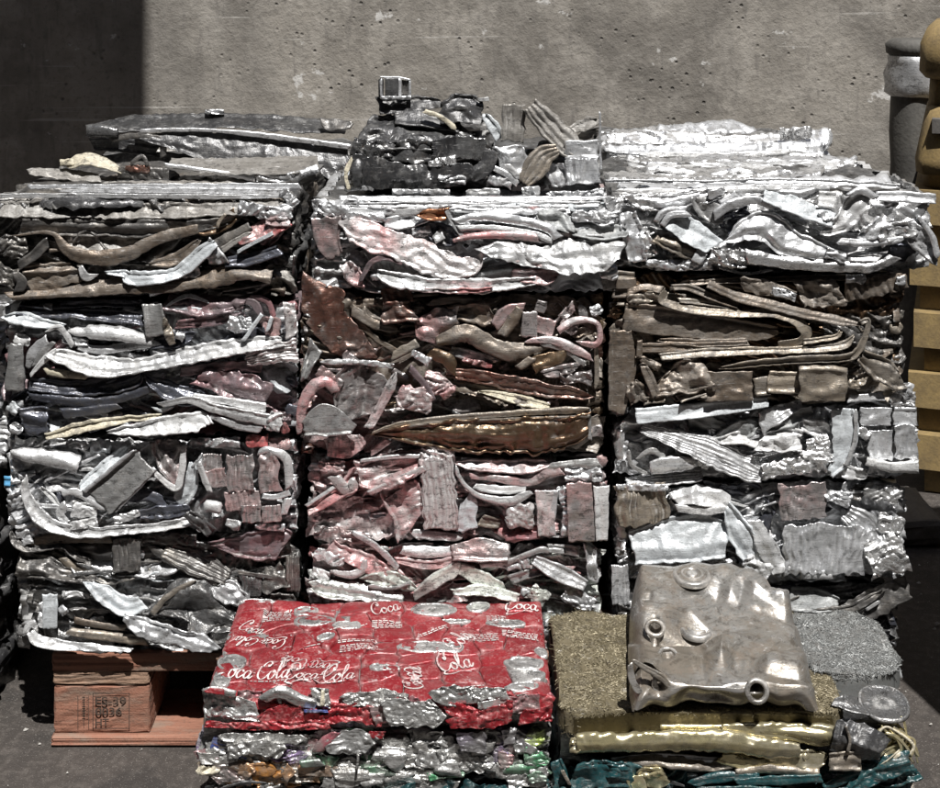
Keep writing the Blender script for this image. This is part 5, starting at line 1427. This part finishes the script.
for i in range(26):
    x = rc.uniform(208, 540)
    feat(fm, can, ('pressed', rc.choice(['canred', 'canred', 'cansilver', 'canmaroon', 'cangrey']), [(x, rc.uniform(692, 724), rc.uniform(3, 7)), (x + rc.uniform(10, 34), rc.uniform(692, 724), rc.uniform(3, 7))], dict(d=rc.uniform(-8, 2), cr=1)))
for n, s in enumerate(frontc):
    feat(fm, can, s, n)
for sgn, xf in ((-1, CX0), (1, CX1)):
    sm = side_map(xf, sgn)
    for i in range(16):
        yc = rc.uniform(CF + .01, CB - .04)
        feat(sm, can, ('pressed', rc.choice(['cansilver', 'canred', 'cangrey', 'cansilver']), [(yc * PXM, -rc.uniform(CZ0 + .008, CZ1 - .008) * PXM, 6), ((yc + .035) * PXM, -rc.uniform(CZ0 + .008, CZ1 - .008) * PXM, 6)], dict(d=rc.uniform(-5, 0))))

# mixed can bale below it and a dark green bale on the ground
can2 = empty('can_bale', ((CX0 + CX1) / 2 - .006, (CF + CB) / 2, C2Z0), 'grey bale of mixed crushed cans with green and orange bits under the red cans', 'can bale')
X0, X1 = CX0 - .012, CX1 - .002
core(can2, X0, X1, CF, CB, C2Z0, CZ0 - .003, 'cangrey', inset=(.004, .02, .003), n=18, amp=.006)
fm = front_map(CF)
rows_ = []
for i in range(170):
    x, y = rc.uniform(196, 538), rc.uniform(733, 783)
    m_ = rc.choice(['cangrey'] * 5 + ['cansilver'] * 3 + ['canmaroon', 'cangreen', 'canpurple', 'grey'])
    if x < 222: m_ = rc.choice(['cangrey', 'canpurple', 'canblue', 'cansilver', 'canmaroon', 'cream'])
    elif 215 < x < 300 and y > 762: m_ = rc.choice(['canorange', 'cangrey', 'canorange'])
    elif 298 < x < 330 and y > 758: m_ = rc.choice(['cangreen', 'cangreen', 'cansilver'])
    elif 330 < x < 470 and y > 770: m_ = rc.choice(['cangreen', 'cangrey', 'cansilver', 'cangrey'])
    elif 455 < x < 505 and y < 745: m_ = rc.choice(['canpurple', 'cangrey', 'canpurple'])
    elif 505 < x < 545 and y < 742: m_ = rc.choice(['canlime', 'canblue', 'canlime'])
    elif 500 < x and y > 750: m_ = rc.choice(['cangreen', 'cangrey', 'cansilver'])
    ln = rc.uniform(14, 44)
    w = rc.uniform(4, 9)
    x2 = min(x + ln, 547)
    feat(fm, can2, (rc.choice(['pressed', 'pressed', 'pressed', 'fold']), m_, [(x, y, w), ((x + x2) / 2, y + rc.uniform(-4, 4), w * 1.1), (x2, y + rc.uniform(-5, 5), w * .8)], dict(d=-10 + 11 * i / 170)))
for n, s in enumerate([('pressed', 'grey', '326,748,7 348,742,14 372,746,8', dict(d=10, cr=.5)), ('fold', 'canmaroon', '316,752,4 326,742,6 336,732,4', dict(d=8)), ('pressed', 'canpurple', '458,742,9 486,742,10', dict(d=6)), ('pressed', 'cangrey', '218,737,4 262,738,5 306,740,5', dict(d=4)),
                       ('pressed', 'cangrey', '228,752,8 256,747,7 284,752,9', dict(d=6, cr=.5)), ('fold', 'cangrey', '358,754,1.2 357,770,1.2', dict(d=14)), ('pressed', 'canred', '368,734,4 384,735,4', dict(d=8)), ('fold', 'cangreen', '300,764,4 322,762,4', dict(d=6)), ('pressed', 'canorange', '284,778,5 292,768,5', dict(d=8))]):
    feat(fm, can2, s, n)
for sgn, xf in ((-1, X0), (1, X1)):
    sm = side_map(xf, sgn)
    for i in range(14):
        yc = rc.uniform(CF + .01, CB - .05)
        feat(sm, can2, ('pressed', rc.choice(['cansilver', 'canpurple', 'cangrey', 'canblue']), [(yc * PXM, -rc.uniform(C2Z0 + .01, CZ0 - .012) * PXM, 7), ((yc + .04) * PXM, -rc.uniform(C2Z0 + .01, CZ0 - .012) * PXM, 7)], dict(d=rc.uniform(-5, 0))))
bale('scrap_bale', 'dark green bale at the bottom under the two can bales', 'painted bales on the ground in front', 470 + (CX0 + .002) / 1.62 * F_PX, 470 + CX1 / 1.62 * F_PX, 780, 870, .255, ['teal', 'teal', 'black', 'gun'], [], y_face=CF, fill=26, seed=91, top_fill=2, z0=0.0, z1=C2Z0 - .001)

# ------------------------------------------------------------------ teal bale, gold bale, wire pads
GF = -0.285
TX0, TX1 = .106, .535
kt = (CAM_D + GF) / F_PX
TEAL = [
 ('smooth', 'teal', '556,760,6 562,780,8 560,800,8', dict(d=6)), ('sheet', 'teal', '572,778,14 600,774,15 632,776,13', dict(d=10, cr=.6)), ('sheet', 'teal', '600,770,7 640,772,8', dict(d=6)), ('plate', 'gold', '634,776,9 640,796,9', dict(d=12)),
 ('sheet', 'gold', '640,776,10 668,778,10', dict(d=8, cr=.6)), ('fold', 'teal', '690,784,4 720,777,5 760,776,4', dict(d=10)), ('fold', 'tan', '736,772,3 770,769,4 820,773,4', dict(d=10)), ('fold', 'teal', '736,782,4 780,780,5 822,778,4', dict(d=14)),
 ('fold', 'teal', '824,788,4 850,776,5 874,768,4', dict(d=14)), ('smooth', 'teal', '846,790,5 880,770,12 910,760,9', dict(d=16, tilt=.3)), ('sheet', 'teal', '880,782,8 918,772,9', dict(d=10)), ('fold', 'tan', '562,770,1.5 570,785,1.5', dict(d=14)),
 ('smooth', 'teal', '560,800,12 700,804,14 900,800,12', dict(d=8)), ('fold', 'teal', '690,792,4 740,790,5 800,794,4', dict(d=12)),
]
bale('scrap_bale', 'dark teal painted bale on the ground under the gold tubes', 'painted bales on the ground in front', 470 + TX0 / kt, 470 + TX1 / kt, 762, 890, .25, ['teal', 'teal', 'tan', 'black'], TEAL, y_face=GF, fill=28, seed=95, top_fill=2, z0=0.0, z1=.139)

gold = empty('scrap_bale', ((TX0 + TX1) / 2, GF + .12, .14), 'flattened gold tubes with a black sleeve pressed under the wire mesh pads', 'bale')
core(gold, TX0, TX1 - .01, GF, GF + .25, .14, .184, 'gun', inset=(.004, .02, .002), n=16, amp=.004)
fm = front_map(GF)
for n, s in enumerate([
 ('smooth', 'tan', '610,763,3 650,760,6 700,765,6 740,764,3', dict(d=6, tilt=.4)), ('plate', 'silvdull', '612,760,3 660,757,5 720,760,3', dict(d=2)), ('fold', 'gold', '720,757,6 760,766,7 790,762,9 826,760,8', dict(d=8, bulge=.5)), ('sheet', 'gold', '735,752,6 780,756,8 826,758,8', dict(d=6)),
 ('tube', 'gold', '576,743,11 620,742,10 680,740,11 726,741,12 770,748,10 800,750,7', dict(d=14, bulge=.55)), ('wad', 'gold', '574,737,5 577,752,7', dict(d=16)),
 ('tube', 'gold', '722,728,4 760,730,9 800,733,11 842,736,12', dict(d=10, bulge=.6)), ('tube', 'gold', '660,727,3 722,727,3 760,728,3', dict(d=4)),
 ('pleat', 'black', '834,734,14 850,738,17 868,743,17 884,750,12', dict(d=20, bulge=.7, pleat=7, pamp=.1)), ('fold', 'tan', '846,726,1.5 850,740,1.5 848,752,1.5', dict(d=34)), ('plate', 'tan', '828,762,9 862,760,11', dict(d=24, cr=.5)),
 ('smooth', 'gold', '880,752,5 896,744,7 906,736,7', dict(d=0))]):
    feat(fm, gold, s, n)

def wire_pad(name, label, poly_fn, bounds, z0, z1, mat, nw, seed, wire=.00045, rough_amp=.003):
    """a pad of tangled wire mesh: a lumpy mat with thousands of short bent wires over it"""
    r_ = random.Random(seed)
    x0, x1, y0, y1 = bounds
    t_ = empty(name, ((x0 + x1) / 2, (y0 + y1) / 2, z0), label, 'wire mesh')
    nu, nv = 54, 40
    V = []
    for i in range(nu):
        for j in range(nv):
            u, v = i / (nu - 1), j / (nv - 1)
            x, y, e = poly_fn(u, v)
            zz = z0 + (z1 - z0) * e + rough_amp * math.sin(x * 70) * math.sin(y * 60 + 1) * e
            V.append((x, y, zz))
    base = np.array(V)
    base[:, 2] += np.where(base[:, 2] > z0 + .004, crease(base[:, 0] * 900, base[:, 1] * 900, seed, 12, .5) / 1000, 0)
    mesh_obj('mat', base, grid_faces(nu, nv), mat, t_)
    Vw, Fw = [], []
    G = np.array(V).reshape(nu, nv, 3)
    for k in range(nw):
        fi, fj = r_.uniform(0, nu - 1.01), r_.uniform(0, nv - 1.01)
        i, j = int(fi), int(fj)
        a, b = fi - i, fj - j
        P = G[i, j] * (1 - a) * (1 - b) + G[i + 1, j] * a * (1 - b) + G[i, j + 1] * (1 - a) * b + G[i + 1, j + 1] * a * b
        du = G[i + 1, j] - G[i, j]
        dv = G[i, j + 1] - G[i, j]
        nrm = np.cross(du, dv)
        ln = np.linalg.norm(nrm)
        if ln < 1e-9:
            continue
        nrm = nrm / ln
        if nrm[2] < -.2:
            nrm = -nrm
        du = du / (np.linalg.norm(du) + 1e-9)
        dw = np.cross(nrm, du)
        ang = r_.choice((.8, -.8)) + r_.gauss(0, .45)
        d1 = du * math.cos(ang) + dw * math.sin(ang)
        L = r_.uniform(.002, .0042)
        if r_.random() < .025:
            L *= 3.2
        bend = r_.uniform(-.5, .5)
        d2 = du * math.cos(ang + bend) + dw * math.sin(ang + bend)
        h = r_.uniform(.0003, .0017)
        p0 = P - d1 * L + nrm * h * .2
        p1 = P + nrm * h
        p2 = P + d2 * L + nrm * h * .2
        side = np.cross(nrm, d1) * wire
        up = nrm * wire * .9
        o_ = len(Vw)
        for q in (p0, p1, p2):
            Vw += [tuple(q - side), tuple(q + up), tuple(q + side)]
        for m_ in (0, 3):
            Fw += [(o_ + m_, o_ + m_ + 3, o_ + m_ + 4, o_ + m_ + 1), (o_ + m_ + 1, o_ + m_ + 4, o_ + m_ + 5, o_ + m_ + 2)]
    w_ = mesh_obj('wire_strands', Vw, Fw, mat, t_, smooth=False)
    w_['kind'] = 'stuff'
    return t_

PZ1 = .2075
def rounded(x0, x1, y0, y1, corner, drop):
    def f(u, v):
        # v runs from the back over the top and down the front face; u likewise over left and right faces
        def lay(t_, a, b, dr):
            if t_ < .1:
                return a, t_ / .1
            if t_ > .9:
                return b, (1 - t_) / .1
            return a + (b - a) * (t_ - .1) / .8, 1
        x, eu = lay(u, x0, x1, drop)
        y, ev = lay(1 - v, y0, y1, drop)
        cxm, cym = (x0 + x1) / 2, (y0 + y1) / 2
        # round the corners in plan
        hx, hy = (x1 - x0) / 2 - corner, (y1 - y0) / 2 - corner
        qx, qy = max(abs(x - cxm) - hx, 0), max(abs(y - cym) - hy, 0)
        q = math.hypot(qx, qy)
        if q > corner:
            s_ = corner / q
            x = cxm + math.copysign(hx + qx * s_, x - cxm)
            y = cym + math.copysign(hy + qy * s_, y - cym)
        e = min(eu, ev)
        wob = .004 * math.sin(x * 50 + y * 30) * (1 if e < 1 else .3)
        return x, y + wob, e
    return f
wire_pad('wire_pad', 'thick brownish gold pad of pressed wire mesh under the flattened tank', rounded(.107, .452, GF - .006, -.045, .02, 1), (.107, .452, GF, -.045), .181, PZ1, 'wiregold', 30000, 3)
wire_pad('wire_pad', 'rounded grey pad of wire mesh beside the gold one', rounded(.425, .552, -.215, -.05, .05, 1), (.425, .552, -.215, -.05), .181, PZ1 + .004, 'wiregrey', 11000, 4)

# tangle of pale gold strips
t = empty('strip_tangle', (.53, GF, .14), 'tangle of pale gold strips spilling out beside the black sleeve', 'metal strips')
rt = random.Random(9)
fm = front_map(GF)
for i in range(22):
    x0_, y0_ = rt.uniform(876, 896), rt.uniform(724, 748)
    feat(fm, t, ('fold', rt.choice(['gold', 'cream', 'gold']), [(x0_, y0_, 1.2), (x0_ + rt.uniform(8, 18), y0_ + rt.uniform(-8, 8), 1.3), (rt.uniform(900, 916), y0_ + rt.uniform(4, 22), 1.3), (rt.uniform(898, 922), rt.uniform(750, 768), 1.0)],
                dict(d=rt.uniform(-8, 16), cr=.3, skirt=3, res=1.6)))
for n, s in enumerate([('smooth', 'gold', '876,762,5 892,752,7 906,742,4', dict(d=10)), ('smooth', 'cream', '880,768,2 900,752,3', dict(d=18))]):
    feat(fm, t, s, n)

# grey round scoop lying on the pads
def disc_thing():
    t_ = empty('metal_scoop', (.49, -.235, .19), 'flat grey round scoop with a short handle beside the black sleeve', 'scoop')
    cx_, cy_ = top_px(884, 704, .205)
    nb = 40
    V = []
    rr_, hh_ = (0, .3, .6, .82, .88, .94, 1, 1, .9), (.0002, .0002, .0002, .0, .001, .0018, .0006, -.003, -.004)
    for r_, h_ in zip(rr_, hh_):
        for k in range(nb):
            a = 2 * math.pi * k / nb
            V.append((cx_ + .030 * r_ * math.cos(a), cy_ + .030 * r_ * math.sin(a), .2065 + h_ + .10 * .030 * r_ * math.sin(a) * 2.2 + .001 * math.sin(3 * a) * r_))
    mesh_obj('bowl', V, [(i * nb + k, (i + 1) * nb + k, (i + 1) * nb + (k + 1) % nb, i * nb + (k + 1) % nb) for i in range(len(rr_) - 1) for k in range(nb)], 'gun', t_)
    fm_ = front_map(cy_)
    feat(fm_, t_, ('smooth', 'gun', '832,702,3 846,702,7 862,706,8 874,708,9', dict(d=6, tilt=1.2, skirt=4)))
disc_thing()

# crumpled clear plastic cups behind the grey pad
for (px, py, r_, h_, rot, lab) in ((846, 640, .017, .034, .5, 'crumpled clear plastic cup standing behind the grey wire pad'), (882, 668, .019, .040, 1.3, 'clear plastic cup lying on its side at the end of the grey wire pad')):
    yv = -.035 if px < 860 else -.10
    Z = yv + CAM_D
    X_, Zz = (px - CX) * Z / F_PX, CAM_H - (py - HY) * Z / F_PX
    t = empty('plastic_cup', (X_, yv, Zz - .02), lab, 'cup')
    nb, V = 26, []
    lev = [(0, 0), (.7, 0), (.78, .1), (.85, .5), (.95, .9), (1.02, 1.0), (.98, 1.0), (.88, .5), (.72, .04)]
    for (q, hh) in lev:
        for k in range(nb):
            a = 2 * math.pi * k / nb
            w_ = 1 + .14 * math.sin(2 * a + hh * 3 + px) + .08 * math.sin(5 * a + hh * 7)
            lx, ly, lz = r_ * q * w_ * math.cos(a), r_ * q * w_ * math.sin(a), h_ * hh - h_ / 2
            x2, z2 = lx * math.cos(rot) + lz * math.sin(rot), -lx * math.sin(rot) + lz * math.cos(rot)
            V.append((X_ + x2, yv + ly, Zz + z2))
    mesh_obj('cup_wall', V, [(i * nb + k, (i + 1) * nb + k, (i + 1) * nb + (k + 1) % nb, i * nb + (k + 1) % nb) for i in range(len(lev) - 1) for k in range(nb)], 'plastic', t)

# ------------------------------------------------------------------ flattened tank
tank = empty('flattened_tank', (.33, -.19, PZ1), 'dented beige grey flattened metal tank with pipe fittings on the wire pad', 'tank')
def P_(Z, py):
    return Z - CAM_D, CAM_H - (py - HY) * Z / F_PX
prof = [(1.845, None, 650, 725, .213), (1.842, None, 636, 735, .235), (1.836, 565, 633, 738, None), (1.82, 566, 631, 745, None), (1.80, 573, 630, 768, None), (1.765, 591, 629, 797, None), (1.73, 611, 628, 803, None),
        (1.70, 627, 628, 806, None), (1.680, 636.5, 629, 808, None), (1.668, 642, 629, 809, None), (1.645, 653, 630, 812, None), (1.615, 668, 629, 815, None), (1.595, 680, 632, 818, None), (1.586, 686, 634, 818, None),
        (1.583, 692, 637, 816, None), (1.588, 699, 643, 806, None), (1.605, None, 655, 798, .216), (1.64, None, 655, 795, .212)]
ctrl = []
for (Z, py, xl, xr, z) in prof:
    if z is None:
        y, z = P_(Z, py)
    else:
        y = Z - CAM_D
    ctrl.append((y, z, (xl - CX) * Z / F_PX, (xr - CX) * Z / F_PX))
C_ = np.array(ctrl)
tt = np.linspace(0, len(C_) - 1, 150)
Cs = np.stack([np.interp(tt, np.arange(len(C_)), C_[:, k]) for k in range(4)], -1)
for _ in range(3):
    Cs[1:-1] = (Cs[:-2] + 2 * Cs[1:-1] + Cs[2:]) / 4
nu_ = 150
uu = np.linspace(0, 1, nu_)
TX = Cs[:, 2:3] + (Cs[:, 3:4] - Cs[:, 2:3]) * uu[None, :]
TY = np.repeat(Cs[:, 0:1], nu_, 1)
TZ = np.repeat(Cs[:, 1:2], nu_, 1)
# rounded sides: the outermost columns drop to the pad
edge_ = np.minimum(uu, 1 - uu)
drop_ = np.clip(1 - edge_ / .11, 0, 1) ** 2.4
TZ = TZ - drop_[None, :] * np.maximum(0, TZ - .216) * .85
TZ = TZ + .003 * np.sin(TX * 34 + 1) * np.sin(TY * 40)
def to_px(X, Y, Z):
    D = Y + CAM_D
    return CX + X * F_PX / D, HY + (CAM_H - Z) * F_PX / D
PXg, PYg = to_px(TX, TY, TZ)
def blob(cx_, cy_, rx, ry):
    return np.exp(-(((PXg - cx_) / rx) ** 2 + ((PYg - cy_) / ry) ** 2))
topm = (tt > 2.0)[:, None] & (tt < 13)[:, None]
TZ = TZ + np.where(topm, .009 * blob(735, 612, 40, 9) - .010 * blob(690, 632, 50, 6) + .006 * blob(660, 600, 25, 10) - .007 * blob(745, 632, 22, 6) - .006 * blob(790, 640, 16, 16) + .006 * blob(640, 622, 10, 8), 0)
TZ = TZ + np.where(topm, crease(PXg, PYg * 2.2, 4242, 90, .30, 3) / 1000, 0)
TZ = TZ + np.where((tt > 12)[:, None], (.0028 * np.sin((PXg - 622) / 61 * 2 * math.pi) + .0016 * np.sin((PXg - 640) / 37 * 2 * math.pi)) * np.clip((tt[:, None] - 12) / 2, 0, 1), 0)
TZ = TZ + np.where(topm, .010 * blob(705, 660, 30, 9) + .008 * blob(775, 664, 20, 10) - .009 * blob(738, 668, 12, 10) - .006 * blob(655, 645, 16, 6) + .005 * blob(690, 590, 45, 8), 0)
# the pinched crease across the top
TZ = TZ - np.where(topm, .007 * np.exp(-((PYg - (637 - .02 * (PXg - 640))) / 3.0) ** 2) * np.clip((745 - PXg) / 50, 0, 1), 0)
TY = TY.copy()
# mouth torn open at one end, dented front face
fr = (tt > 11)[:, None]
TY += np.where(fr, .050 * blob(645, 682, 9, 9) + .02 * blob(720, 700, 26, 6) + .010 * blob(690, 698, 14, 6), 0)
TY += np.where((tt > 9.5)[:, None], .040 * blob(657, 688, 7, 6), 0)
for (hx, hy, rx, ry, dp) in ((757, 691, 8, 6, .03), (655, 627, 5, 8, .02), (647, 601.5, 6, 3, .006), (668, 655, 7, 4, .012)):
    msk = np.clip(1.25 - (((PXg - hx) / rx) ** 2 + ((PYg - hy) / ry) ** 2) ** 1.5, 0, 1)
    if hy > 680:
        TY += np.where((tt > 11)[:, None], msk * dp, 0)
    else:
        TZ -= np.where(topm, msk * dp, 0)
TV = np.stack([TX, TY, TZ], -1).reshape(-1, 3)
mesh_obj('tank_shell', TV, grid_faces(150, nu_), 'tank', tank)
def ring(name, px, py, Z, R, r_, tiltx, mat, flat=1.0, parent=tank):
    y, z = P_(Z, py)
    x = (px - CX) * Z / F_PX
    nb, ns = 36, 10
    V = []
    for i in range(nb):
        a = 2 * math.pi * i / nb
        for j in range(ns):
            b = 2 * math.pi * j / ns
            lx, ly, lz = (R + r_ * math.cos(b)) * math.cos(a), (R + r_ * math.cos(b)) * math.sin(a), r_ * flat * math.sin(b)
            V.append((x + lx, y + ly * math.cos(tiltx) - lz * math.sin(tiltx), z + ly * math.sin(tiltx) + lz * math.cos(tiltx)))
    Fc = [(i * ns + j, ((i + 1) % nb) * ns + j, ((i + 1) % nb) * ns + (j + 1) % ns, i * ns + (j + 1) % ns) for i in range(nb) for j in range(ns)]
    return mesh_obj(name, V, Fc, mat, parent)
def boss(name, px, py, Z, levels, tiltx, mat, parent=tank):
    y, z = P_(Z, py)
    x = (px - CX) * Z / F_PX
    nb = 32
    V = []
    for (R, h_) in levels:
        for i in range(nb):
            a = 2 * math.pi * i / nb
            lx, ly, lz = R * math.cos(a), R * math.sin(a), h_
            V.append((x + lx, y + ly * math.cos(tiltx) - lz * math.sin(tiltx), z + ly * math.sin(tiltx) + lz * math.cos(tiltx)))
    return mesh_obj(name, V, [(i * nb + k, i * nb + (k + 1) % nb, (i + 1) * nb + (k + 1) % nb, (i + 1) * nb + k) for i in range(len(levels) - 1) for k in range(nb)], mat, parent)
FIT = [(.026, -.004), (.0255, .0012), (.023, .003), (.020, .0032), (.019, .0016), (.0165, .0016), (.0145, .0042), (.012, .0042), (.011, .0012), (.008, .001), (.0075, .0038), (.004, .004), (.0, .0036)]
boss('fitting', 692, 575.5, 1.795, FIT, .1, 'tank')
boss('fitting', 697, 629, 1.70, [(a * .85, b) for a, b in FIT], .12, 'tank')
for a in ((757, 691, 1.583, .0115, .0032, 1.25), (655, 628, 1.695, .0105, .0028, .5), (647, 601, 1.752, .0085, .0022, .1), (668, 655, 1.643, .0105, .0022, .3)):
    ring('hole_rim', *a, 'tank')
for n, s in enumerate([('fold', 'tank', '632,660,2 645,668,3 660,676,4 668,684,3', dict(d=2)), ('fold', 'tank', '630,664,3 632,680,4 640,694,4', dict(d=2)), ('fold', 'tank', '655,672,2 655,684,3 658,694,3', dict(d=-8))]):
    feat(front_map(1.59 - CAM_D), tank, s, n)

# ------------------------------------------------------------------ yellow pallets, post and other things beside the stack
def ypallet(x0, y0, z0, lab):
    t_ = empty('plastic_pallet', (x0, y0, z0), lab, 'pallet', 'stacked yellow pallets')
    bevel_box('deck', (x0, x0 + .62, y0, y0 + .6, z0 + .055, z0 + .127), 'yellow', t_, .012)
    for xx in (x0 + .02, x0 + .25, x0 + .48):
        for yy in (y0 + .03, y0 + .24, y0 + .45):
            bevel_box('foot', (xx, xx + .12, yy, yy + .12, z0, z0 + .0548), 'yellow', t_, .004)
    t_.rotation_euler.z = math.radians(-20)
    return t_
YPX, YPY = .925, .92
order = ['at the bottom of the stack', 'second from the bottom', 'in the middle of the stack', 'second from the top', 'topmost of the stack']
for i in range(5):
    ypallet(YPX + (.006, -.004, .004, -.002, .006)[i], YPY + (.0, .006, -.004, .004, 0)[i], i * .128, 'faded yellow plastic pallet ' + order[i])
# yellow plastic barrier block standing on the pallets
t = empty('plastic_barrier', (YPX, YPY, .64), 'yellow moulded plastic barrier with a dark slot standing on the yellow pallets', 'barrier')
def loft(name, secs, mat, parent):
    """stacked rounded rectangles: (z, x0, x1, y0, y1)"""
    V = []
    nb = 32
    for (z, x0, x1, y0, y1) in secs:
        for k in range(nb):
            a = 2 * math.pi * k / nb
            c, s_ = math.cos(a), math.sin(a)
            e = 12
            q = (abs(c) ** e + abs(s_) ** e) ** (-1 / e)
            V.append(((x0 + x1) / 2 + (x1 - x0) / 2 * c * q, (y0 + y1) / 2 + (y1 - y0) / 2 * s_ * q, z))
    Fc = [(i * nb + k, i * nb + (k + 1) % nb, (i + 1) * nb + (k + 1) % nb, (i + 1) * nb + k) for i in range(len(secs) - 1) for k in range(nb)]
    Fc.append(tuple(range(nb))[::-1])
    Fc.append(tuple(range((len(secs) - 1) * nb, len(secs) * nb)))
    return mesh_obj(name, V, Fc, mat, parent)
zq = lambda py: CAM_H - (py - HY) * 2.82 / F_PX
xq = lambda px: (px - CX) * 2.82 / F_PX
Yb0, Yb1 = YPY, YPY + .32
loft('barrier_base', [(.64, xq(922), 1.5, Yb0 + .02, Yb1), (zq(176), xq(920), 1.5, Yb0 + .02, Yb1), (zq(174), xq(915), 1.5, Yb0 - .01, Yb1), (zq(160), xq(914), 1.5, Yb0 - .01, Yb1), (zq(126), xq(921), 1.5, Yb0 + .01, Yb1), (zq(112), xq(924), 1.5, Yb0 + .02, Yb1), (zq(108), xq(930), 1.5, Yb0 + .03, Yb1)], 'yellow', t)
loft('barrier_neck', [(zq(112), xq(926), 1.45, Yb0 + .06, Yb1), (zq(78), xq(928), 1.45, Yb0 + .06, Yb1)], 'yellow', t)
loft('barrier_head', [(zq(80), xq(924), 1.5, Yb0 + .03, Yb1), (zq(72), xq(918), 1.5, Yb0, Yb1), (zq(44), xq(919), 1.5, Yb0, Yb1), (zq(30), xq(925), 1.5, Yb0 + .02, Yb1), (zq(22), xq(934), 1.45, Yb0 + .05, Yb1)], 'yellow', t)
bevel_box('slot', (xq(931), xq(931) + .15, Yb0 - .012, Yb0 + .03, zq(132), zq(118)), 'rubber', t, .004)

t.rotation_euler.z = math.radians(-20)
# grey post with a wrapped top near the wall
zp = lambda py: CAM_H - (py - HY) * 3.42 / F_PX
xp = (890 - CX) * 3.42 / F_PX + .075
post = empty('grey_post', (xp, 1.52, 0), 'grey post wrapped in film at the top standing against the concrete wall', 'post')
def revolve(name, lev, cx_, cy_, mat, parent, wob=.0, nb=40, seed=0):
    V = []
    for (R, z) in lev:
        for k in range(nb):
            a = 2 * math.pi * k / nb
            rr_ = R * (1 + wob * math.sin(3 * a + z * 30 + seed) + wob * .7 * math.sin(7 * a + z * 70))
            V.append((cx_ + rr_ * math.cos(a), cy_ + rr_ * math.sin(a), z))
    return mesh_obj(name, V, [(i * nb + k, i * nb + (k + 1) % nb, (i + 1) * nb + (k + 1) % nb, (i + 1) * nb + k) for i in range(len(lev) - 1) for k in range(nb)], mat, parent)
revolve('post_shaft', [(.078, 0)] + [(.076 - .006 * (i % 2), .05 + i * .08) for i in range(9)] + [(.07, zp(95))], xp, 1.52, 'postgrey', post, .015)
revolve('film_wrap', [(.070, zp(96)), (.084, zp(92)), (.080, zp(84)), (.086, zp(74)), (.078, zp(62)), (.080, zp(56)), (.07, zp(54))], xp, 1.52, 'silvdull', post, .035)
revolve('cap', [(.07, zp(56)), (.082, zp(53)), (.084, zp(44)), (.07, zp(39)), (0, zp(38))], xp, 1.52, 'postgrey', post, .01)

# rubber block on the ground behind the stack
t = empty('rubber_block', (.87, .72, 0), 'worn grey block lying on the ground between the bales and yellow pallets', 'block')
bevel_box('block_body', (.79, .905, .66, .84, .0, .05), 'rubber', t, .012, random.Random(3), 2, .003)
# next load along, only the edge of it in view
G_N = 'bales of the next load along'
bale('scrap_bale', 'silver bale of the next load, its crumpled edge just showing beside the pale creased sheets', G_N, -150, 8, 326, 476, .34, ['silver', 'silvdull', 'white'], [], y_face=.10, seed=71, fill=20, top_fill=4, side_fill=8)
bale('scrap_bale', 'black bale of the next load under the silver one', G_N, -165, -4, 476, 722, .34, ['black', 'char'], [], y_face=.10, seed=72, fill=14, top_fill=2, side_fill=6, z0=0.0)
# added unseen ribbed box right beside the pallet, casting the shade on the ground
caster = empty('shade_box', (1.5, -.1, 0), 'added unseen ribbed steel box casting shade beside the stacked bales', 'shade caster')
bevel_box('shade_box_wall', (.80, 2.2, -.30, .08, 0, 1.45), 'shadesteel', caster, .01)
for i in range(5):
    bevel_box('shade_box_rib', (.795 + i * .28, .855 + i * .28, -.335, -.301, .02, 1.43), 'shadesteel', caster, .006)

# chips of debris on the ground
rd = random.Random(8)
Vd, Fd = [], []
for i in range(420):
    if i < 230:
        x, y = rd.uniform(-1.1, -.45), rd.uniform(-.5, .5)
    elif i < 330:
        x, y = rd.uniform(.58, .9), rd.uniform(-.3, .6)
    else:
        x, y = rd.uniform(-1.6, 1.4), rd.uniform(-.6, 1.4)
    s = rd.choice([.001, .001, .0015, .0015, .002, .003, .005])
    a = rd.uniform(0, 6.28)
    o_ = len(Vd)
    for k in range(5):
        b = a + k * 1.2566
        q = s * rd.uniform(.5, 1.2)
        Vd.append((x + q * math.cos(b), y + q * .8 * math.sin(b), .0005))
    Vd.append((x, y, .001 + s * .5))
    for k in range(5):
        Fd.append((o_ + k, o_ + (k + 1) % 5, o_ + 5))
db = mesh_obj('debris', Vd, Fd, 'debris', smooth=False)
tag(db, 'pale chips and crumbs scattered on the asphalt', None, None, 'stuff')
